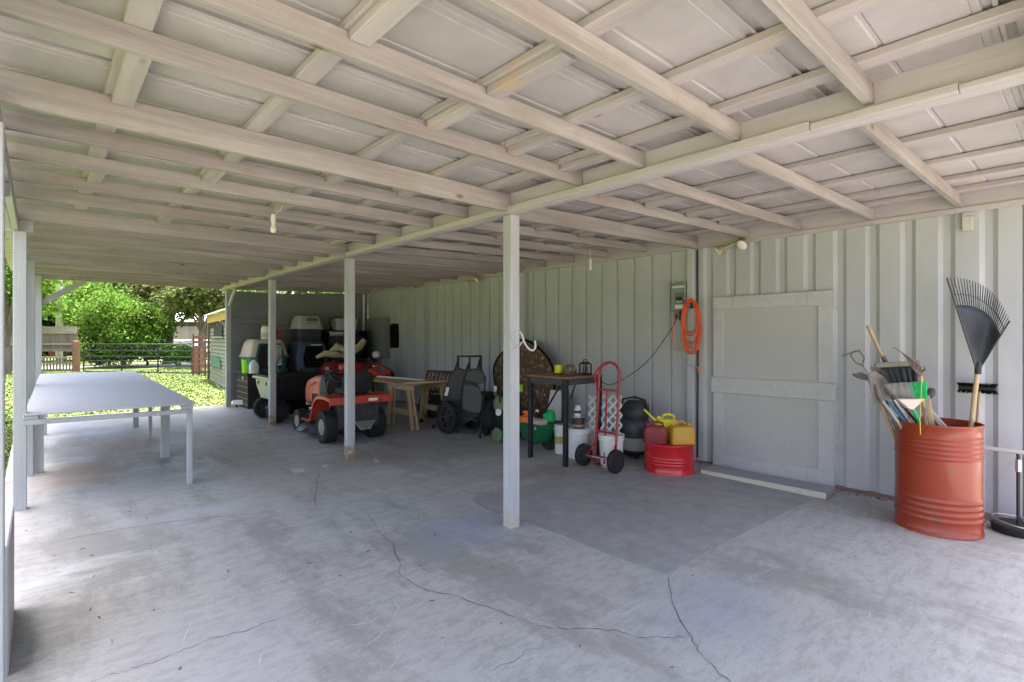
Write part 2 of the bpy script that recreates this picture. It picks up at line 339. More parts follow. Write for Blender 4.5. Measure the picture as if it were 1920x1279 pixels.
# ================================================================== GROUND
def floor_material():
    m = bpy.data.materials.new('worn_concrete'); m.use_nodes = True; N = m.node_tree.nodes; L = m.node_tree.links; b = N['Principled BSDF']
    tc = N.new('ShaderNodeTexCoord')
    def noise(scale, det=6, rough=.6, st=(1, 1, 1), rot=0, off=0):
        mp = N.new('ShaderNodeMapping'); mp.inputs['Scale'].default_value = st; mp.inputs['Rotation'].default_value = (0, 0, rot); mp.inputs['Location'].default_value = (off, off*.7, 0)
        L.new(tc.outputs['Object'], mp.inputs[0]); n = N.new('ShaderNodeTexNoise'); n.inputs['Scale'].default_value = scale; n.inputs['Detail'].default_value = det; n.inputs['Roughness'].default_value = rough
        L.new(mp.outputs[0], n.inputs[0]); return n.outputs[0]
    def rng(s, lo, hi, a=0, c=1):
        r = N.new('ShaderNodeMapRange'); r.inputs[1].default_value = lo; r.inputs[2].default_value = hi; r.inputs[3].default_value = a; r.inputs[4].default_value = c; L.new(s, r.inputs[0]); return r.outputs[0]
    def mix(f, a, c, blend='MIX'):
        x = N.new('ShaderNodeMix'); x.data_type = 'RGBA'; x.blend_type = blend
        for s, v in ((x.inputs[0], f), (x.inputs[6], a), (x.inputs[7], c)):
            if hasattr(v, 'is_linked'): L.new(v, s)
            elif isinstance(v, (int, float)): s.default_value = v
            else: s.default_value = tuple(v)+(1,)
        return x.outputs[2]
    col = mix(rng(noise(.55, 5, .6), .38, .62), (.425, .415, .38), (.385, .39, .382))
    col = mix(rng(noise(.9, 6, .65, off=5), .44, .62, 0, .8), col, (.40, .385, .365))
    col = mix(rng(noise(1.1, 8, .75, st=(1, .35, 1), rot=.5, off=11), .50, .60, 0, .8), col, (.265, .256, .232))
    col = mix(rng(noise(1.3, 8, .7, st=(.3, 1, 1), rot=.2, off=23), .54, .66, 0, .7), col, (.54, .535, .51))
    col = mix(rng(noise(18, 6, .8, st=(.35, 1, 1), rot=.35, off=3), .46, .60, 0, .42), col, (.22, .205, .19))
    col = mix(rng(noise(90, 3, .8), .5, .68, 0, .35), col, (.20, .19, .175))
    def blob(c, r, colr, amt, nz=.5, sc=3):
        nonlocal col
        v = N.new('ShaderNodeVectorMath'); v.operation = 'SUBTRACT'; v.inputs[1].default_value = (c[0], c[1], 0); L.new(tc.outputs['Object'], v.inputs[0])
        k = N.new('ShaderNodeVectorMath'); k.operation = 'MULTIPLY'; k.inputs[1].default_value = (1/r[0], 1/r[1], 0); L.new(v.outputs[0], k.inputs[0])
        l = N.new('ShaderNodeVectorMath'); l.operation = 'LENGTH'; L.new(k.outputs[0], l.inputs[0])
        nn = noise(sc, 6, .7, off=c[0]*3)
        a = N.new('ShaderNodeMath'); a.operation = 'MULTIPLY_ADD'; a.inputs[1].default_value = nz*2; L.new(nn, a.inputs[0]); L.new(l.outputs[1], a.inputs[2])
        col = mix(rng(a.outputs[0], 1+nz, .35+nz, 0, amt), col, colr)
    blob((.35, 7.3), (.55, .9), (.27, .205, .155), .7, .5)
    blob((.9, 8.8), (.6, 1.0), (.31, .22, .18), .6, .5)
    blob((5.1, 3.0), (.9, .4), (.24, .19, .14), .6)
    blob((4.3, 4.1), (.9, .5), (.26, .19, .14), .5)
    blob((3.0, 6.0), (.9, .6), (.26, .22, .18), .5)
    blob((4.2, 6.0), (.9, 1.2), (.24, .22, .2), .55)
    blob((3.4, 9.5), (1.5, 1.6), (.22, .21, .20), .6)
    blob((.25, 1.7), (.35, .35), (.20, .25, .36), .75, .3)
    blob((2.6, 3.4), (.7, .5), (.27, .30, .37), .6, .4)
    blob((2.9, 1.5), (.7, .5), (.27, .30, .36), .45, .5)
    blob((1.0, 5.2), (.8, .25), (.42, .425, .44), .5, .4)
    blob((.6, 2.9), (.6, .8), (.38, .38, .39), .3, .5)
    L.new(col, b.inputs['Base Color']); b.inputs['Roughness'].default_value = .62; b.inputs['Specular IOR Level'].default_value = .35
    bu = N.new('ShaderNodeBump'); bu.inputs['Strength'].default_value = .35; bu.inputs['Distance'].default_value = .006
    L.new(noise(30, 6, .75), bu.inputs['Height']); L.new(bu.outputs[0], b.inputs['Normal'])
    rr = rng(noise(3, 5, .6, off=9), .3, .7, .5, .75); L.new(rr, b.inputs['Roughness'])
    return m
m_floor = floor_material()
bm = B()
X0, X1, Y0, Y1 = -.26, 6.6, -1.2, 12.28
nx, ny = 14, 27
for j in range(ny+1):
    for i in range(nx+1): 
        y = Y0+(Y1-Y0)*j/ny; bm.verts.new((X0+(X1-X0)*i/nx, y, fz(y)))
bm.verts.ensure_lookup_table()
for j in range(ny):
    for i in range(nx): a = j*(nx+1)+i; bm.faces.new([bm.verts[k] for k in (a, a+1, a+nx+2, a+nx+1)])
r_ = bmesh.ops.extrude_face_region(bm, geom=bm.faces[:]); bmesh.ops.translate(bm, verts=[v for v in r_['geom'] if isinstance(v, bmesh.types.BMVert)], vec=(0, 0, -.15))
floor = obj('concrete_floor', bm, m_floor, kind='structure')
m_patch = mat('patched_concrete', (.285, .285, .28), .6, var=.16, scale=7, bump=.25, c2=(.32, .31, .285), c2amt=.45, c2scale=1.2, edge=.4)
def slab_poly(name, pix, m, off, parent):
    b_ = B(); vs = []
    P = [fl(x, y) for x, y in pix]
    prism(b_, [(p.x, p.y, fz(p.y)+off-.02) for p in P], (0, 0, .02)); return obj(name, b_, m, parent)
slab_poly('repair_patch', [(1252, 1078), (1300, 1050), (1390, 1003), (1460, 968), (1525, 938), (1480, 918), (1400, 900), (1310, 880), (1180, 880), (1075, 887), (1040, 900), (990, 911), (930, 921), (890, 929), (884, 938), (905, 950), (940, 964), (1000, 985), (1080, 1015), (1160, 1048)], m_patch, .004, floor)
m_crack = mat('crack_brown', (.10, .085, .07), .95, var=.3, scale=30)  # dark brown colour of the crack lines
m_crackl = mat('crack_filler', (.42, .40, .36), .9, var=.2, scale=40)
def crack(pix, w, m=m_crack, jit=.012, off=.0025, name='crack'):
    P = []
    for (x0, y0), (x1, y1) in zip(pix, pix[1:]):
        n = max(3, int(math.hypot(x1-x0, y1-y0)/9))
        for k in range(n): t = k/n; P.append(fl(x0+(x1-x0)*t, y0+(y1-y0)*t))
    P.append(fl(*pix[-1])); b_ = B(); prev = None
    for i, p in enumerate(P):
        q = P[min(i+1, len(P)-1)]-P[max(i-1, 0)]; s = Vector((-q.y, q.x, 0)).normalized()
        ww = w*.8*(.3+random.random())*min(1, .25+min(i, len(P)-1-i)*.4); c = Vector((p.x, p.y, 0))+s*random.uniform(-jit, jit)
        a = b_.verts.new((c.x+s.x*ww/2, c.y+s.y*ww/2, fz(c.y)+off)); d = b_.verts.new((c.x-s.x*ww/2, c.y-s.y*ww/2, fz(c.y)+off))
        if prev: b_.faces.new((prev[0], a, d, prev[1]))
        prev = (a, d)
    return obj(name, b_, m, floor)
main = [(690, 960), (712, 1000), (735, 1020), (752, 1055), (747, 1072), (775, 1095), (805, 1110), (850, 1115), (880, 1128), (930, 1145), (985, 1165), (1030, 1180), (1080, 1178), (1150, 1182), (1195, 1194), (1292, 1196)]
crack(main, .006); crack(main[5:], .014, m_crackl, .02, .0018, 'crack_edge')
crack([(1252, 1078), (1256, 1110), (1268, 1150), (1285, 1180), (1295, 1196), (1310, 1220), (1335, 1250), (1365, 1279), (1380, 1290)], .006)
crack([(150, 1285), (230, 1260), (310, 1235), (365, 1210), (400, 1195), (465, 1182), (510, 1165), (560, 1145), (595, 1130)], .005)
crack([(28, 1027), (90, 1018), (165, 1004), (255, 988), (340, 976), (450, 966), (500, 964)], .007, jit=.004)
crack([(600, 878), (594, 900), (592, 925), (591, 955)], .008)
crack([(600, 880), (625, 865), (648, 862)], .008)
crack([(1060, 1190), (1020, 1200), (1018, 1212), (985, 1222), (960, 1240), (930, 1255), (910, 1262)], .003)
crack([(0, 1240), (15, 1236), (32, 1229)], .006)
crack([(1152, 908), (1162, 920), (1180, 932), (1215, 942), (1250, 955), (1300, 972), (1345, 990), (1395, 1003)], .018, m_crackl, .02, .0055, 'crack_edge')
crack([(1152, 906), (1162, 921), (1180, 933), (1215, 943), (1250, 956), (1300, 973), (1345, 991), (1395, 1004)], .006, off=.007)
crack([(1395, 1003), (1340, 1030), (1295, 1055), (1252, 1078)], .008, jit=.01, off=.006, m=m_crackl, name='crack_edge')
crack([(884, 938), (905, 950), (940, 965)], .009, off=.006)
crack([(890, 929), (930, 921), (990, 911), (1020, 903), (1060, 892), (1075, 888)], .007, off=.006)
m_pale = mat('pale_scuff', (.46, .455, .44), .8, var=.12, scale=30)
for pts in ([(282, 1192), (270, 1208)], [(358, 1160), (352, 1185), (340, 1212)], [(435, 1155), (440, 1175)], [(527, 1072), (524, 1090)], [(505, 1205), (488, 1235), (484, 1255)], [(600, 1162), (585, 1180)], [(528, 1165), (520, 1182)], [(1400, 1085), (1445, 1068), (1470, 1058)], [(1150, 1158), (1200, 1138), (1240, 1122)], [(1480, 1122), (1530, 1135), (1560, 1150)], [(640, 1115), (700, 1112), (738, 1122), (748, 1140), (735, 1165), (715, 1190), (685, 1215)], [(400, 1115), (397, 1140)], [(1715, 1062), (1708, 1078)], [(640, 1175), (690, 1168), (720, 1150)], [(720, 1265), (760, 1220)], [(1628, 1160), (1634, 1145)]):
    crack(pts, .009, m_pale, .006, .0015, 'chalk_scuff')
_mp = [(545, 880), (560, 877), (575, 880), (568, 885), (550, 886)]
slab_poly('pale_mark', _mp, m_pale, .003, floor); slab_poly('pale_mark', [(603, 873), (615, 870), (618, 874), (606, 878)], m_pale, .003, floor); slab_poly('pale_mark', [(700, 861), (708, 862), (710, 867), (703, 867)], m_pale, .003, floor)

# lawn, driveway (unseen, added for bounced light), road, far ground
m_lawn = mat('lawn_soil_and_grass', (.105, .135, .03), .9, var=.35, scale=3, c2=(.14, .15, .05), c2amt=.5, c2scale=.8, bump=.5, bscale=60, edge=.3)
def sheet(name, pts, z, m, kind='structure'):
    b_ = B(); b_.faces.new([b_.verts.new((x, y, z(x, y) if callable(z) else z)) for x, y in pts]); 
    o = obj(name, b_, m); o['kind'] = kind; return o
def gz(x, y): return max(-.13, min(.11, .0165*(y-3)-.055))
b_ = B()
ys = [-60, -12, -3, 0, 3, 6, 9, 12.3, 14, 20, 40, 120, 300]; xs = [-200, -40, -12, -4, -.27, 3, 7, 14, 40, 200]
g = {}
for y in ys:
    for x in xs: g[(x, y)] = b_.verts.new((x, y, gz(x, y)-.02*(0 if y > 12 else 1)))
for i in range(len(xs)-1):
    for j in range(len(ys)-1): b_.faces.new((g[(xs[i], ys[j])], g[(xs[i+1], ys[j])], g[(xs[i+1], ys[j+1])], g[(xs[i], ys[j+1])]))
obj('lawn', b_, m_lawn, kind='structure')
m_bounce_rear = mat('pale_bounce_ground', (.27, .255, .24), .85, var=.12, scale=2, bump=.3, c2=(.22, .21, .195), c2amt=.45)
box(b_ := B(), -12, 14, -20, -1.22, -.3, -.085); obj('added_bounce_rear', b_, m_bounce_rear, kind='structure')  # unseen ground added behind the camera to bounce neutral light under the roof
box(b_ := B(), -12, -1.7, -1.2, 11.5, -.3, -.07); obj('added_bounce_side', b_, mat('grey_bounce_ground', (.19, .185, .175), .9, var=.25, scale=8, bump=.5), kind='structure')  # unseen strip added beside the lawn so bounced light stays less green
m_road = mat('grey_road', (.30, .30, .30), .85, var=.1, scale=1)
A1 = [(-30, 33), (30, 33), (30, 36.5), (-30, 36.5)]
sheet('road', A1, .125, m_road)
# grass blades on the near lawn
def blades(n, x0, x1, y0, y1, name, h=(.03, .08), w=.008, keep=None):
    x = np.random.uniform(x0, x1, n); y = np.random.uniform(y0, y1, n)
    if keep is not None: k = keep(x, y); x = x[k]; y = y[k]; n = len(x)
    z = np.clip(.0165*(y-3)-.055, -.13, .11)-.02*(y < 12.3); hh = np.random.uniform(*h, n); a = np.random.uniform(0, 6.28, n); l = np.random.uniform(-.04, .04, (n, 2)); ws = w*(1+y*.12)
    co = np.empty((n, 3, 3)); co[:, 0] = np.c_[x-np.cos(a)*ws, y-np.sin(a)*ws, z]; co[:, 1] = np.c_[x+np.cos(a)*ws, y+np.sin(a)*ws, z]; co[:, 2] = np.c_[x+l[:, 0], y+l[:, 1], z+hh]
    me = bpy.data.meshes.new(name); me.vertices.add(3*n); me.vertices.foreach_set('co', co.ravel()); me.loops.add(3*n); me.loops.foreach_set('vertex_index', np.arange(3*n))
    me.polygons.add(n); me.polygons.foreach_set('loop_start', np.arange(0, 3*n, 3)); me.update(calc_edges=True)
    me.materials.append(m_blade); o = bpy.data.objects.new(name, me); COL.objects.link(o); o['kind'] = 'stuff'; o['label'] = 'short bright green lawn grass'; o['category'] = 'grass'; return o
m_blade = mat('grass_blade', (.095, .14, .022), .7, island=.22, var=.3, scale=1)
blades(70000, -5, -.28, 1, 14, 'grass', h=(.02, .05))
blades(90000, -2, 8, 12.3, 30, 'grass', h=(.01, .035))

# ================================================================== CARPORT
CP = thing('carport', 'grey painted timber carport with metal roof over the concrete slab', 'carport')
m_list = []
def zr(x): return 2.61 if x < 2.88 else 2.61+(x-2.88)*.032
def lbox(name, x0, x1, y0, y1, z0, z1, m, parent=CP, bev=.003): return obj(name, box(B(), x0, x1, y0, y1, z0, z1), m, parent, bevel=bev)
# posts
def post(x, y, top, m, w=.089):
    b_ = B(); z = fz(y)-.01; box(b_, -w/2, w/2, -w/2, w/2, 0, top-z); o = obj('post', b_, m, CP, bevel=.005); o.location = (x, y, z); return o
CY = [-.02, 3.20, 6.22, 9.25, 11.93]
post(2.881, CY[1], 2.548, m_postfoot1, .098); post(2.885, CY[2], 2.54, m_postfoot, .098); post(2.92, CY[3], 2.535, m_postfoot, .098); post(2.90, CY[4], 2.535, m_post); post(2.855, CY[0], 2.548, m_post)
LP = [(-.150, .0), (-.154, 3.19), (-.118, 6.26), (-.075, 9.25), (.0, 11.85)]
for i, (x, y) in enumerate(LP): post(x, y, 2.475 if i < 3 else 2.60, m_post)
post(-.19, 9.05, 2.60, m_post)
# long beams
def seg(name, x0, x1, ylist, z0, z1, m, bev=.003):
    for a, b2 in zip(ylist, ylist[1:]): lbox(name, x0, x1, a+.001, b2-.001, z0, z1, m, bev=bev)
seg('beam', 2.835, 2.875, [-.1, 3.2, 6.22, 9.25, 12.3], 2.550, 2.715, m_beam)
seg('beam_cap_strip', 2.795, 2.834, [.93, 3.10, 6.15, 9.2, 12.2], 2.553, 2.603, m_beam, .002)
seg('beam_cap_strip', 2.876, 2.915, [-.1, 3.12, 6.18, 9.2, 12.2], 2.553, 2.600, m_beam, .002)
lbox('beam_cap_strip', 2.795, 2.834, -.1, .37, 2.553, 2.58, m_beam); lbox('beam_cap_strip', 2.795, 2.834, .372, .928, 2.553, 2.59, m_beam)
seg('header', -.21, -.17, [-.1, 3.2, 6.22], 2.478, 2.608, m_post)
lbox('header', -.168, -.128, -.1, 6.26, 2.478, 2.608, m_post)
lbox('header', -.21, -.03, 6.262, 6.30, 2.478, 2.632, m_post)
seg('header', -.21, -.17, [6.302, 9.2, 12.0], 2.50, 2.608, m_post)
seg('ledger', 6.115, 6.165, [.15, 3.33, 6.45, 9.55, 12.35], 2.668, 2.712, m_beam)
seg('ledger_board', 6.13, 6.165, [.15, 2.2, 5.2, 8.3, 12.35], 2.7125, 2.852, m_beam)
# rafters
def rafter(y, h, x0, x1, top0, top1, w=.038):
    b_ = B(); vs = [b_.verts.new(p) for p in ((x0, 0, top0-h), (x1, 0, top1-h), (x1, 0, top1), (x0, 0, top0), (x0, w, top0-h), (x1, w, top1-h), (x1, w, top1), (x0, w, top0))]
    for f in ((0, 1, 2, 3), (7, 6, 5, 4), (0, 4, 5, 1), (3, 2, 6, 7), (0, 3, 7, 4), (1, 5, 6, 2)): b_.faces.new([vs[k] for k in f])
    o = obj('rafter', b_, m_raft, CP, bevel=.002); o.location = (0, y-w/2, 0); return o
LY = [.05, .69, 1.30, 1.905, 2.415, 3.17, 3.73, 4.30, 4.89, 5.46, 6.17, 6.74, 7.3, 7.9, 8.5, 9.22, 9.8, 10.35, 10.95, 11.5, 12.0]
RYs = [.12, .80, 1.463, 2.127, 2.70, 3.33, 4.07, 4.72, 5.36, 5.98, 6.55, 7.2, 7.8, 8.4, 9.0, 9.6, 10.2, 10.8, 11.4, 12.0]
for y in LY:
    big = any(abs(y-c) < .12 for c in CY) or y > 11.9
    rafter(y, .14 if big else .092, -.19, 2.832, 2.703+random.uniform(-.002, .002), 2.703)
for i, y in enumerate(RYs):
    big = abs(y-3.33) < .05 or abs(y-6.55) < .05 or abs(y-9.6) < .05 or y > 11.9
    rafter(y, .14 if big else .092, 2.878, 6.112, 2.703, 2.806)
# purlins and doublers
for px_ in (.29, .90, 1.57, 2.15, 2.62):
    for a, c in ((-.15, 2.4), (2.4, 5.46), (5.46, 9.2), (9.2, 12.6)):
        dx = random.uniform(-.012, .012); lbox('purlin', px_-.045+dx, px_+.045+dx, a+.002, c-.002, 2.7045, 2.742, m_purl)
for px_ in (3.35, 4.0, 4.7, 5.36, 5.86):
    for a, c in ((-.15, 2.1), (2.1, 5.36), (5.36, 9.0), (9.0, 12.6)):
        dx = random.uniform(-.012, .012); z = zr(px_)+.0955
        lbox('purlin', px_-.045+dx, px_+.045+dx, a+.002, c-.002, z, z+.036, m_purl)
def doubler(x, y0, y1, low=False):
    z = zr(x)+.0945; lbox('blocking', x-.03, x+.055, y0, y1, z-.038, z, m_purl)
for x, k in ((.90, 1), (.90, 2), (1.57, 2), (1.57, 3), (2.15, 3), (2.62, 3), (.9, 5), (.9, 6), (1.57, 5), (2.15, 5), (.29, 4), (1.57, 7), (2.15, 8), (.29, 7), (.9, 9), (1.57, 10), (2.15, 12), (2.62, 9)):
    doubler(x, LY[k]+.08+random.random()*.06, LY[k+1]-.024)
for x, k in ((3.35, 3), (4.0, 3), (4.0, 5), (4.7, 3), (4.7, 5), (4.0, 6), (3.35, 7), (5.36, 3), (4.7, 8), (5.36, 6)):
    doubler(x, RYs[k]+.05, RYs[k+1]-.05)
# nail plates / small wooden scab on the near beam face
# roof sheets
def roof_profile(w=.66):
    p = [(0, 0), (.014, .0), (.018, .011), (.042, .011), (.046, 0), (.07, 0), (.073, .003), (.08, .003), (.083, 0), (.345, 0), (.352, .005), (.366, .005), (.373, 0), (.628, 0), (.631, .018), (.668, .018), (.670, .0025), (.676, .0025)]
    return p
def panel_mesh(x0, x1, z0, z1):
    b_ = B(); P = roof_profile(); t = .0012; rows = []
    for x, z in ((x0, z0), (x1, z1)):
        rows.append([b_.verts.new((x, y, z+h)) for y, h in P])
    for k in range(len(P)-1): b_.faces.new((rows[0][k], rows[0][k+1], rows[1][k+1], rows[1][k]))
    return b_
pL = obj('roof_sheet', panel_mesh(-.36, 3.02, 2.7445, 2.7465), m_sheet, CP); pR = obj('roof_sheet', panel_mesh(2.96, 6.5, 2.749, 2.862), m_sheet, CP)
for o in (pL, pR):
    sm = o.modifiers.new('thickness', 'SOLIDIFY'); sm.thickness = .0015; sm.offset = 1
y = -.43
first = True
while y < 12.6:
    for o in (pL, pR):
        if first: o.location = (0, y, 0)
        else:
            inst(o, CP, (0, y, 0))
    first = False; y += .66
# knee brace and corner brace
obj('brace', bar(B(), (.03, 11.9, 2.14), (.62, 11.95, 2.57), .038, .09), m_post, CP, bevel=.002)
obj('brace', bar(B(), (2.90, 11.86, 2.22), (2.90, 11.40, 2.545), .04, .07), m_post, CP, bevel=.002)
obj('brace', bar(B(), (-.15, 4.55, 2.47), (-.15, 3.24, 2.2), .038, .08), m_post, CP, bevel=.002)
# low board standing on edge by the near left post
pb = atd(20, 950, 2.95); bm = B(); box(bm, -.17, -.10, 3.3, 4.07, -.02, .6)
LB = obj('low_side_board', bm, m_post, CP, bevel=.006)

# ================================================================== CONTAINER WALL
CT = thing('container', 'long grey corrugated steel container wall along the right side', 'shipping container', (6.17, 6.3, 0), world=True)
def corr(y0, y1, z0, z1, phase=0, x=6.172, depth=.036, pitch=.2875, fu=.072, fs=.068):
    b_ = B(); P = []; u = fu/.28*pitch; s = fs/.28*pitch; g_ = pitch-u-2*s
    y = y0; pts = []
    k = math.floor((y0-phase)/pitch)-1
    while phase+k*pitch < y1+pitch:
        a = phase+k*pitch; pts += [(a, 0), (a+u, 0), (a+u+s, depth), (a+u+s+g_, depth)]; k += 1
    def val(yy):
        for (a, da), (c, dc) in zip(pts, pts[1:]):
            if a <= yy <= c: return da+(dc-da)*(yy-a)/(c-a) if c > a else da
        return 0
    L_ = [(y0, val(y0))]+[p for p in pts if y0 < p[0] < y1]+[(y1, val(y1))]
    lo = [b_.verts.new((x+d, yy, z0)) for yy, d in L_]; hi = [b_.verts.new((x+d, yy, z1)) for yy, d in L_]
    for i in range(len(L_)-1): b_.faces.new((lo[i], lo[i+1], hi[i+1], hi[i]))
    bmesh.ops.recalc_face_normals(b_, faces=b_.faces); return b_
for a, c in ((.40, 3.36), (3.44, 6.46), (6.54, 9.56), (9.64, 12.36)):
    obj('wall_panel', corr(a, c, .0, 2.70, phase=.10, depth=.024, fu=.16, fs=.035) if a < 1 else corr(a, c, .0, 2.70, phase=.0, depth=.03, fu=.247, fs=.006), m_wall, CT, bevel=.004)
lb = lambda n, x0, x1, y0, y1, z0, z1, m, p=CT, bev=.003: obj(n, box(B(), x0, x1, y0, y1, z0, z1), m, p, bevel=bev)
lb('container_body', 6.26, 8.6, .25, 12.4, -.05, 2.72, m_wall)
lb('corner_post', 6.168, 6.26, .22, .395, -.05, 2.70, m_wall); lb('corner_post', 6.168, 6.26, 12.365, 12.5, -.0, 2.70, m_wall)
for y in (3.40, 6.50, 9.60): lb('stud', 6.085, 6.171, y-.044, y+.044, 0, 2.665, m_wall, bev=.004)
lb('bottom_rail', 6.15, 6.21, .39, 12.4, -.042, .012, m_rust, bev=.002); lb('skid_rail', 6.13, 6.20, .39, 12.4, -.088, -.043, m_rust, bev=.002)
# spray-over paint scuffs are in the paint; conduit by the stud
obj('conduit', tube(B(), [(6.15, 3.335, 2.66), (6.15, 3.33, 1.4), (6.15, 3.335, .05)], .011), m_darkmetal, CT, smooth=True)
obj('conduit', tube(B(), [(6.15, 6.43, 2.66), (6.15, 6.43, .1)], .010), m_post, CT, smooth=True)
obj('conduit', tube(B(), [(6.15, 9.52, 2.66), (6.15, 9.52, .1)], .010), m_post, CT, smooth=True)
obj('conduit', tube(B(), [(5.98, 12.1, 2.64), (5.98, 12.1, 1.9), (5.95, 12.12, 1.4), (5.95, 12.12, .2)], .03), m_white, CT, smooth=True)
# door: plywood sheets framed with boards
DR = lb('door', 6.150, 6.169, 1.83, 3.10, .015, 2.03, m_door)
for z0, z1, nm in ((1.90, 2.045, 'rail'), (.89, 1.075, 'rail'), (-.0, .155, 'rail')):
    if nm == 'rail' and z0 != .89:
        lb('rail', 6.130, 6.149, 2.062, 2.878, z0, z1, m_doorrail, DR)
        lb('corner_board', 6.129, 6.149, 1.80, 2.06, z0-.004, z1+.003, m_doorrail, DR); lb('corner_board', 6.130, 6.149, 2.88, 3.125, z0, z1, m_doorrail, DR)
    else: lb('rail', 6.130, 6.149, 1.79, 3.15, z0, z1, m_doorrail, DR)
for y0, y1 in ((1.81, 1.955), (2.99, 3.12)):
    lb('stile', 6.131, 6.149, y0, y1, .158, .887, m_doorrail, DR); lb('stile', 6.131, 6.149, y0, y1, 1.078, 1.897, m_doorrail, DR)
for z in (1.86, 1.0, .42):
    obj('hinge', box(B(), 6.160, 6.167, 1.74, 1.795, z-.010, z+.010), m_wall, DR, bevel=.002)
# concrete-coloured step
st = thing('door_step', 'low grey plank step with cream front edge below the container door', 'step', (5.85, 2.35, -.02), world=True)
obj('tread', prism(B(), [(5.632, 3.01, -.012), (5.672, 1.735, -.012), (5.99, 1.75, -.012), (5.95, 3.03, -.012)], (0, 0, .055)), m_stepgrey, st, bevel=.004)
obj('front_edge', prism(B(), [(5.625, 3.01, -.016), (5.664, 1.735, -.016), (5.671, 1.735, -.016), (5.631, 3.01, -.016)], (0, 0, .058)), m_cream, st)
# end wall of dark sheets
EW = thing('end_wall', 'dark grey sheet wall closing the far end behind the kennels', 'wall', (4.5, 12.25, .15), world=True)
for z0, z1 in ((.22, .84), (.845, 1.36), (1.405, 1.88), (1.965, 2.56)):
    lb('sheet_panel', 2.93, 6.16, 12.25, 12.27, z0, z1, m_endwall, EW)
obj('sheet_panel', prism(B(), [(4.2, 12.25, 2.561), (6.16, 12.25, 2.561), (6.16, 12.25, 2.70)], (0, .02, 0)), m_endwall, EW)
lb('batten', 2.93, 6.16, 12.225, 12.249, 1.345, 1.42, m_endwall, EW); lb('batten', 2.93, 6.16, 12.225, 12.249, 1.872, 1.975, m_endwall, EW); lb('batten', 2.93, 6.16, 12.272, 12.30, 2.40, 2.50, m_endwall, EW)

# ================================================================== WORKBENCH
WB = thing('workbench', 'long grey painted workbench with thin top and mismatched legs on the left side', 'workbench', (.55, 8.8, .1), world=True)
tz = lambda y: .872+.0165*(y-6.15)
def topslab(x0, x1, y0, y1, t=.016): return prism(B(), [(x0, y0, tz(y0)), (x1, y0-.05 if y0 < 7 else y0, tz(y0)), (x1+.03, y1, tz(y1)), (x0+.06, y1, tz(y1))], (0, 0, t))
obj('top', topslab(-.095, 1.20, 6.17, 8.75), m_tabletop, WB, bevel=.002); obj('top', topslab(-.04, 1.23, 8.753, 11.4), m_tabletop, WB, bevel=.002)
def wb(n, x0, x1, y0, y1, z0, z1): return obj(n, box(B(), x0, x1, y0, y1, z0, z1), m_post, WB, bevel=.003)
obj('rail', bar(B(), (-.10, 6.20, .812), (1.15, 6.20, .800), .038, .045), m_post, WB, bevel=.002)
wb('block', -.10, .0, 6.18, 6.26, .836, .871); wb('block', 1.08, 1.17, 6.15, 6.24, .826, .868)
obj('rail', bar(B(), (1.14, 6.25, .845), (1.17, 11.35, .93), .038, .05), m_post, WB); obj('rail', bar(B(), (-.02, 6.35, .845), (.05, 11.35, .93), .038, .05), m_post, WB)
for y in (7.7, 9.2, 10.4): obj('rail', bar(B(), (0, y, tz(y)-.03), (1.13, y, tz(y)-.03), .038, .045), m_post, WB)
for x, y, w in ((1.155, 6.23, .045), (1.16, 7.66, .09), (1.20, 9.13, .038), (1.17, 10.37, .07), (.0, 7.72, .09), (-.075, 7.62, .07), (.06, 10.41, .07)):
    wb('leg', x-w/2, x+w/2, y-.03, y+.03, fz(y), tz(y)-.008)

# ================================================================== RIDING MOWER
MW = thing('riding_mower', 'faded red riding lawn mower parked behind the middle post', 'riding mower', (3.40, 7.27, fz(7.27)), R(-1.5))
for s in (-1, 1):
    wheel(MW, (s*.36, 0, .225), .222, .20, rim=m_metal); wheel(MW, (s*.35, 1.13, .18), .178, .14, rim=m_metal)
b_ = B()
prof = [(-.34, .58), (-.33, .66), (-.1, .675), (.12, .665), (.24, .61), (.33, .48), (.42, .30), (.50, .27), (.78, .27)]
for s in (-1, 1):
    x0, x1 = (.20, .46) if s > 0 else (-.46, -.20)
    for (y0, z0), (y1, z1) in zip(prof, prof[1:]): prism(b_, [(x0, y0, z0), (x0, y1, z1), (x0, y1, z1-.018), (x0, y0, z0-.018)], (x1-x0, 0, 0))
    xe = s*.46; pe = [(xe, y, z) for y, z in prof[:-2]]+[(xe, y, z-.05) for y, z in prof[:-2]][::-1]; prism(b_, pe, (-s*.012, 0, 0))
box(b_, -.20, .20, -.34, .22, .642, .665); box(b_, -.46, .46, -.352, -.341, .56, .66)
fen = obj('fender', b_, m_red, MW, smooth=35, bevel=.003)
obj('decal', box(B(), .10, .24, -.3555, -.3535, .585, .625), m_paper, fen)
b_ = B()
for s in (-1, 1): box(b_, s*.33-.11, s*.33+.11, .48, .76, .275, .281)
obj('foot_mat', b_, m_rubber, MW)
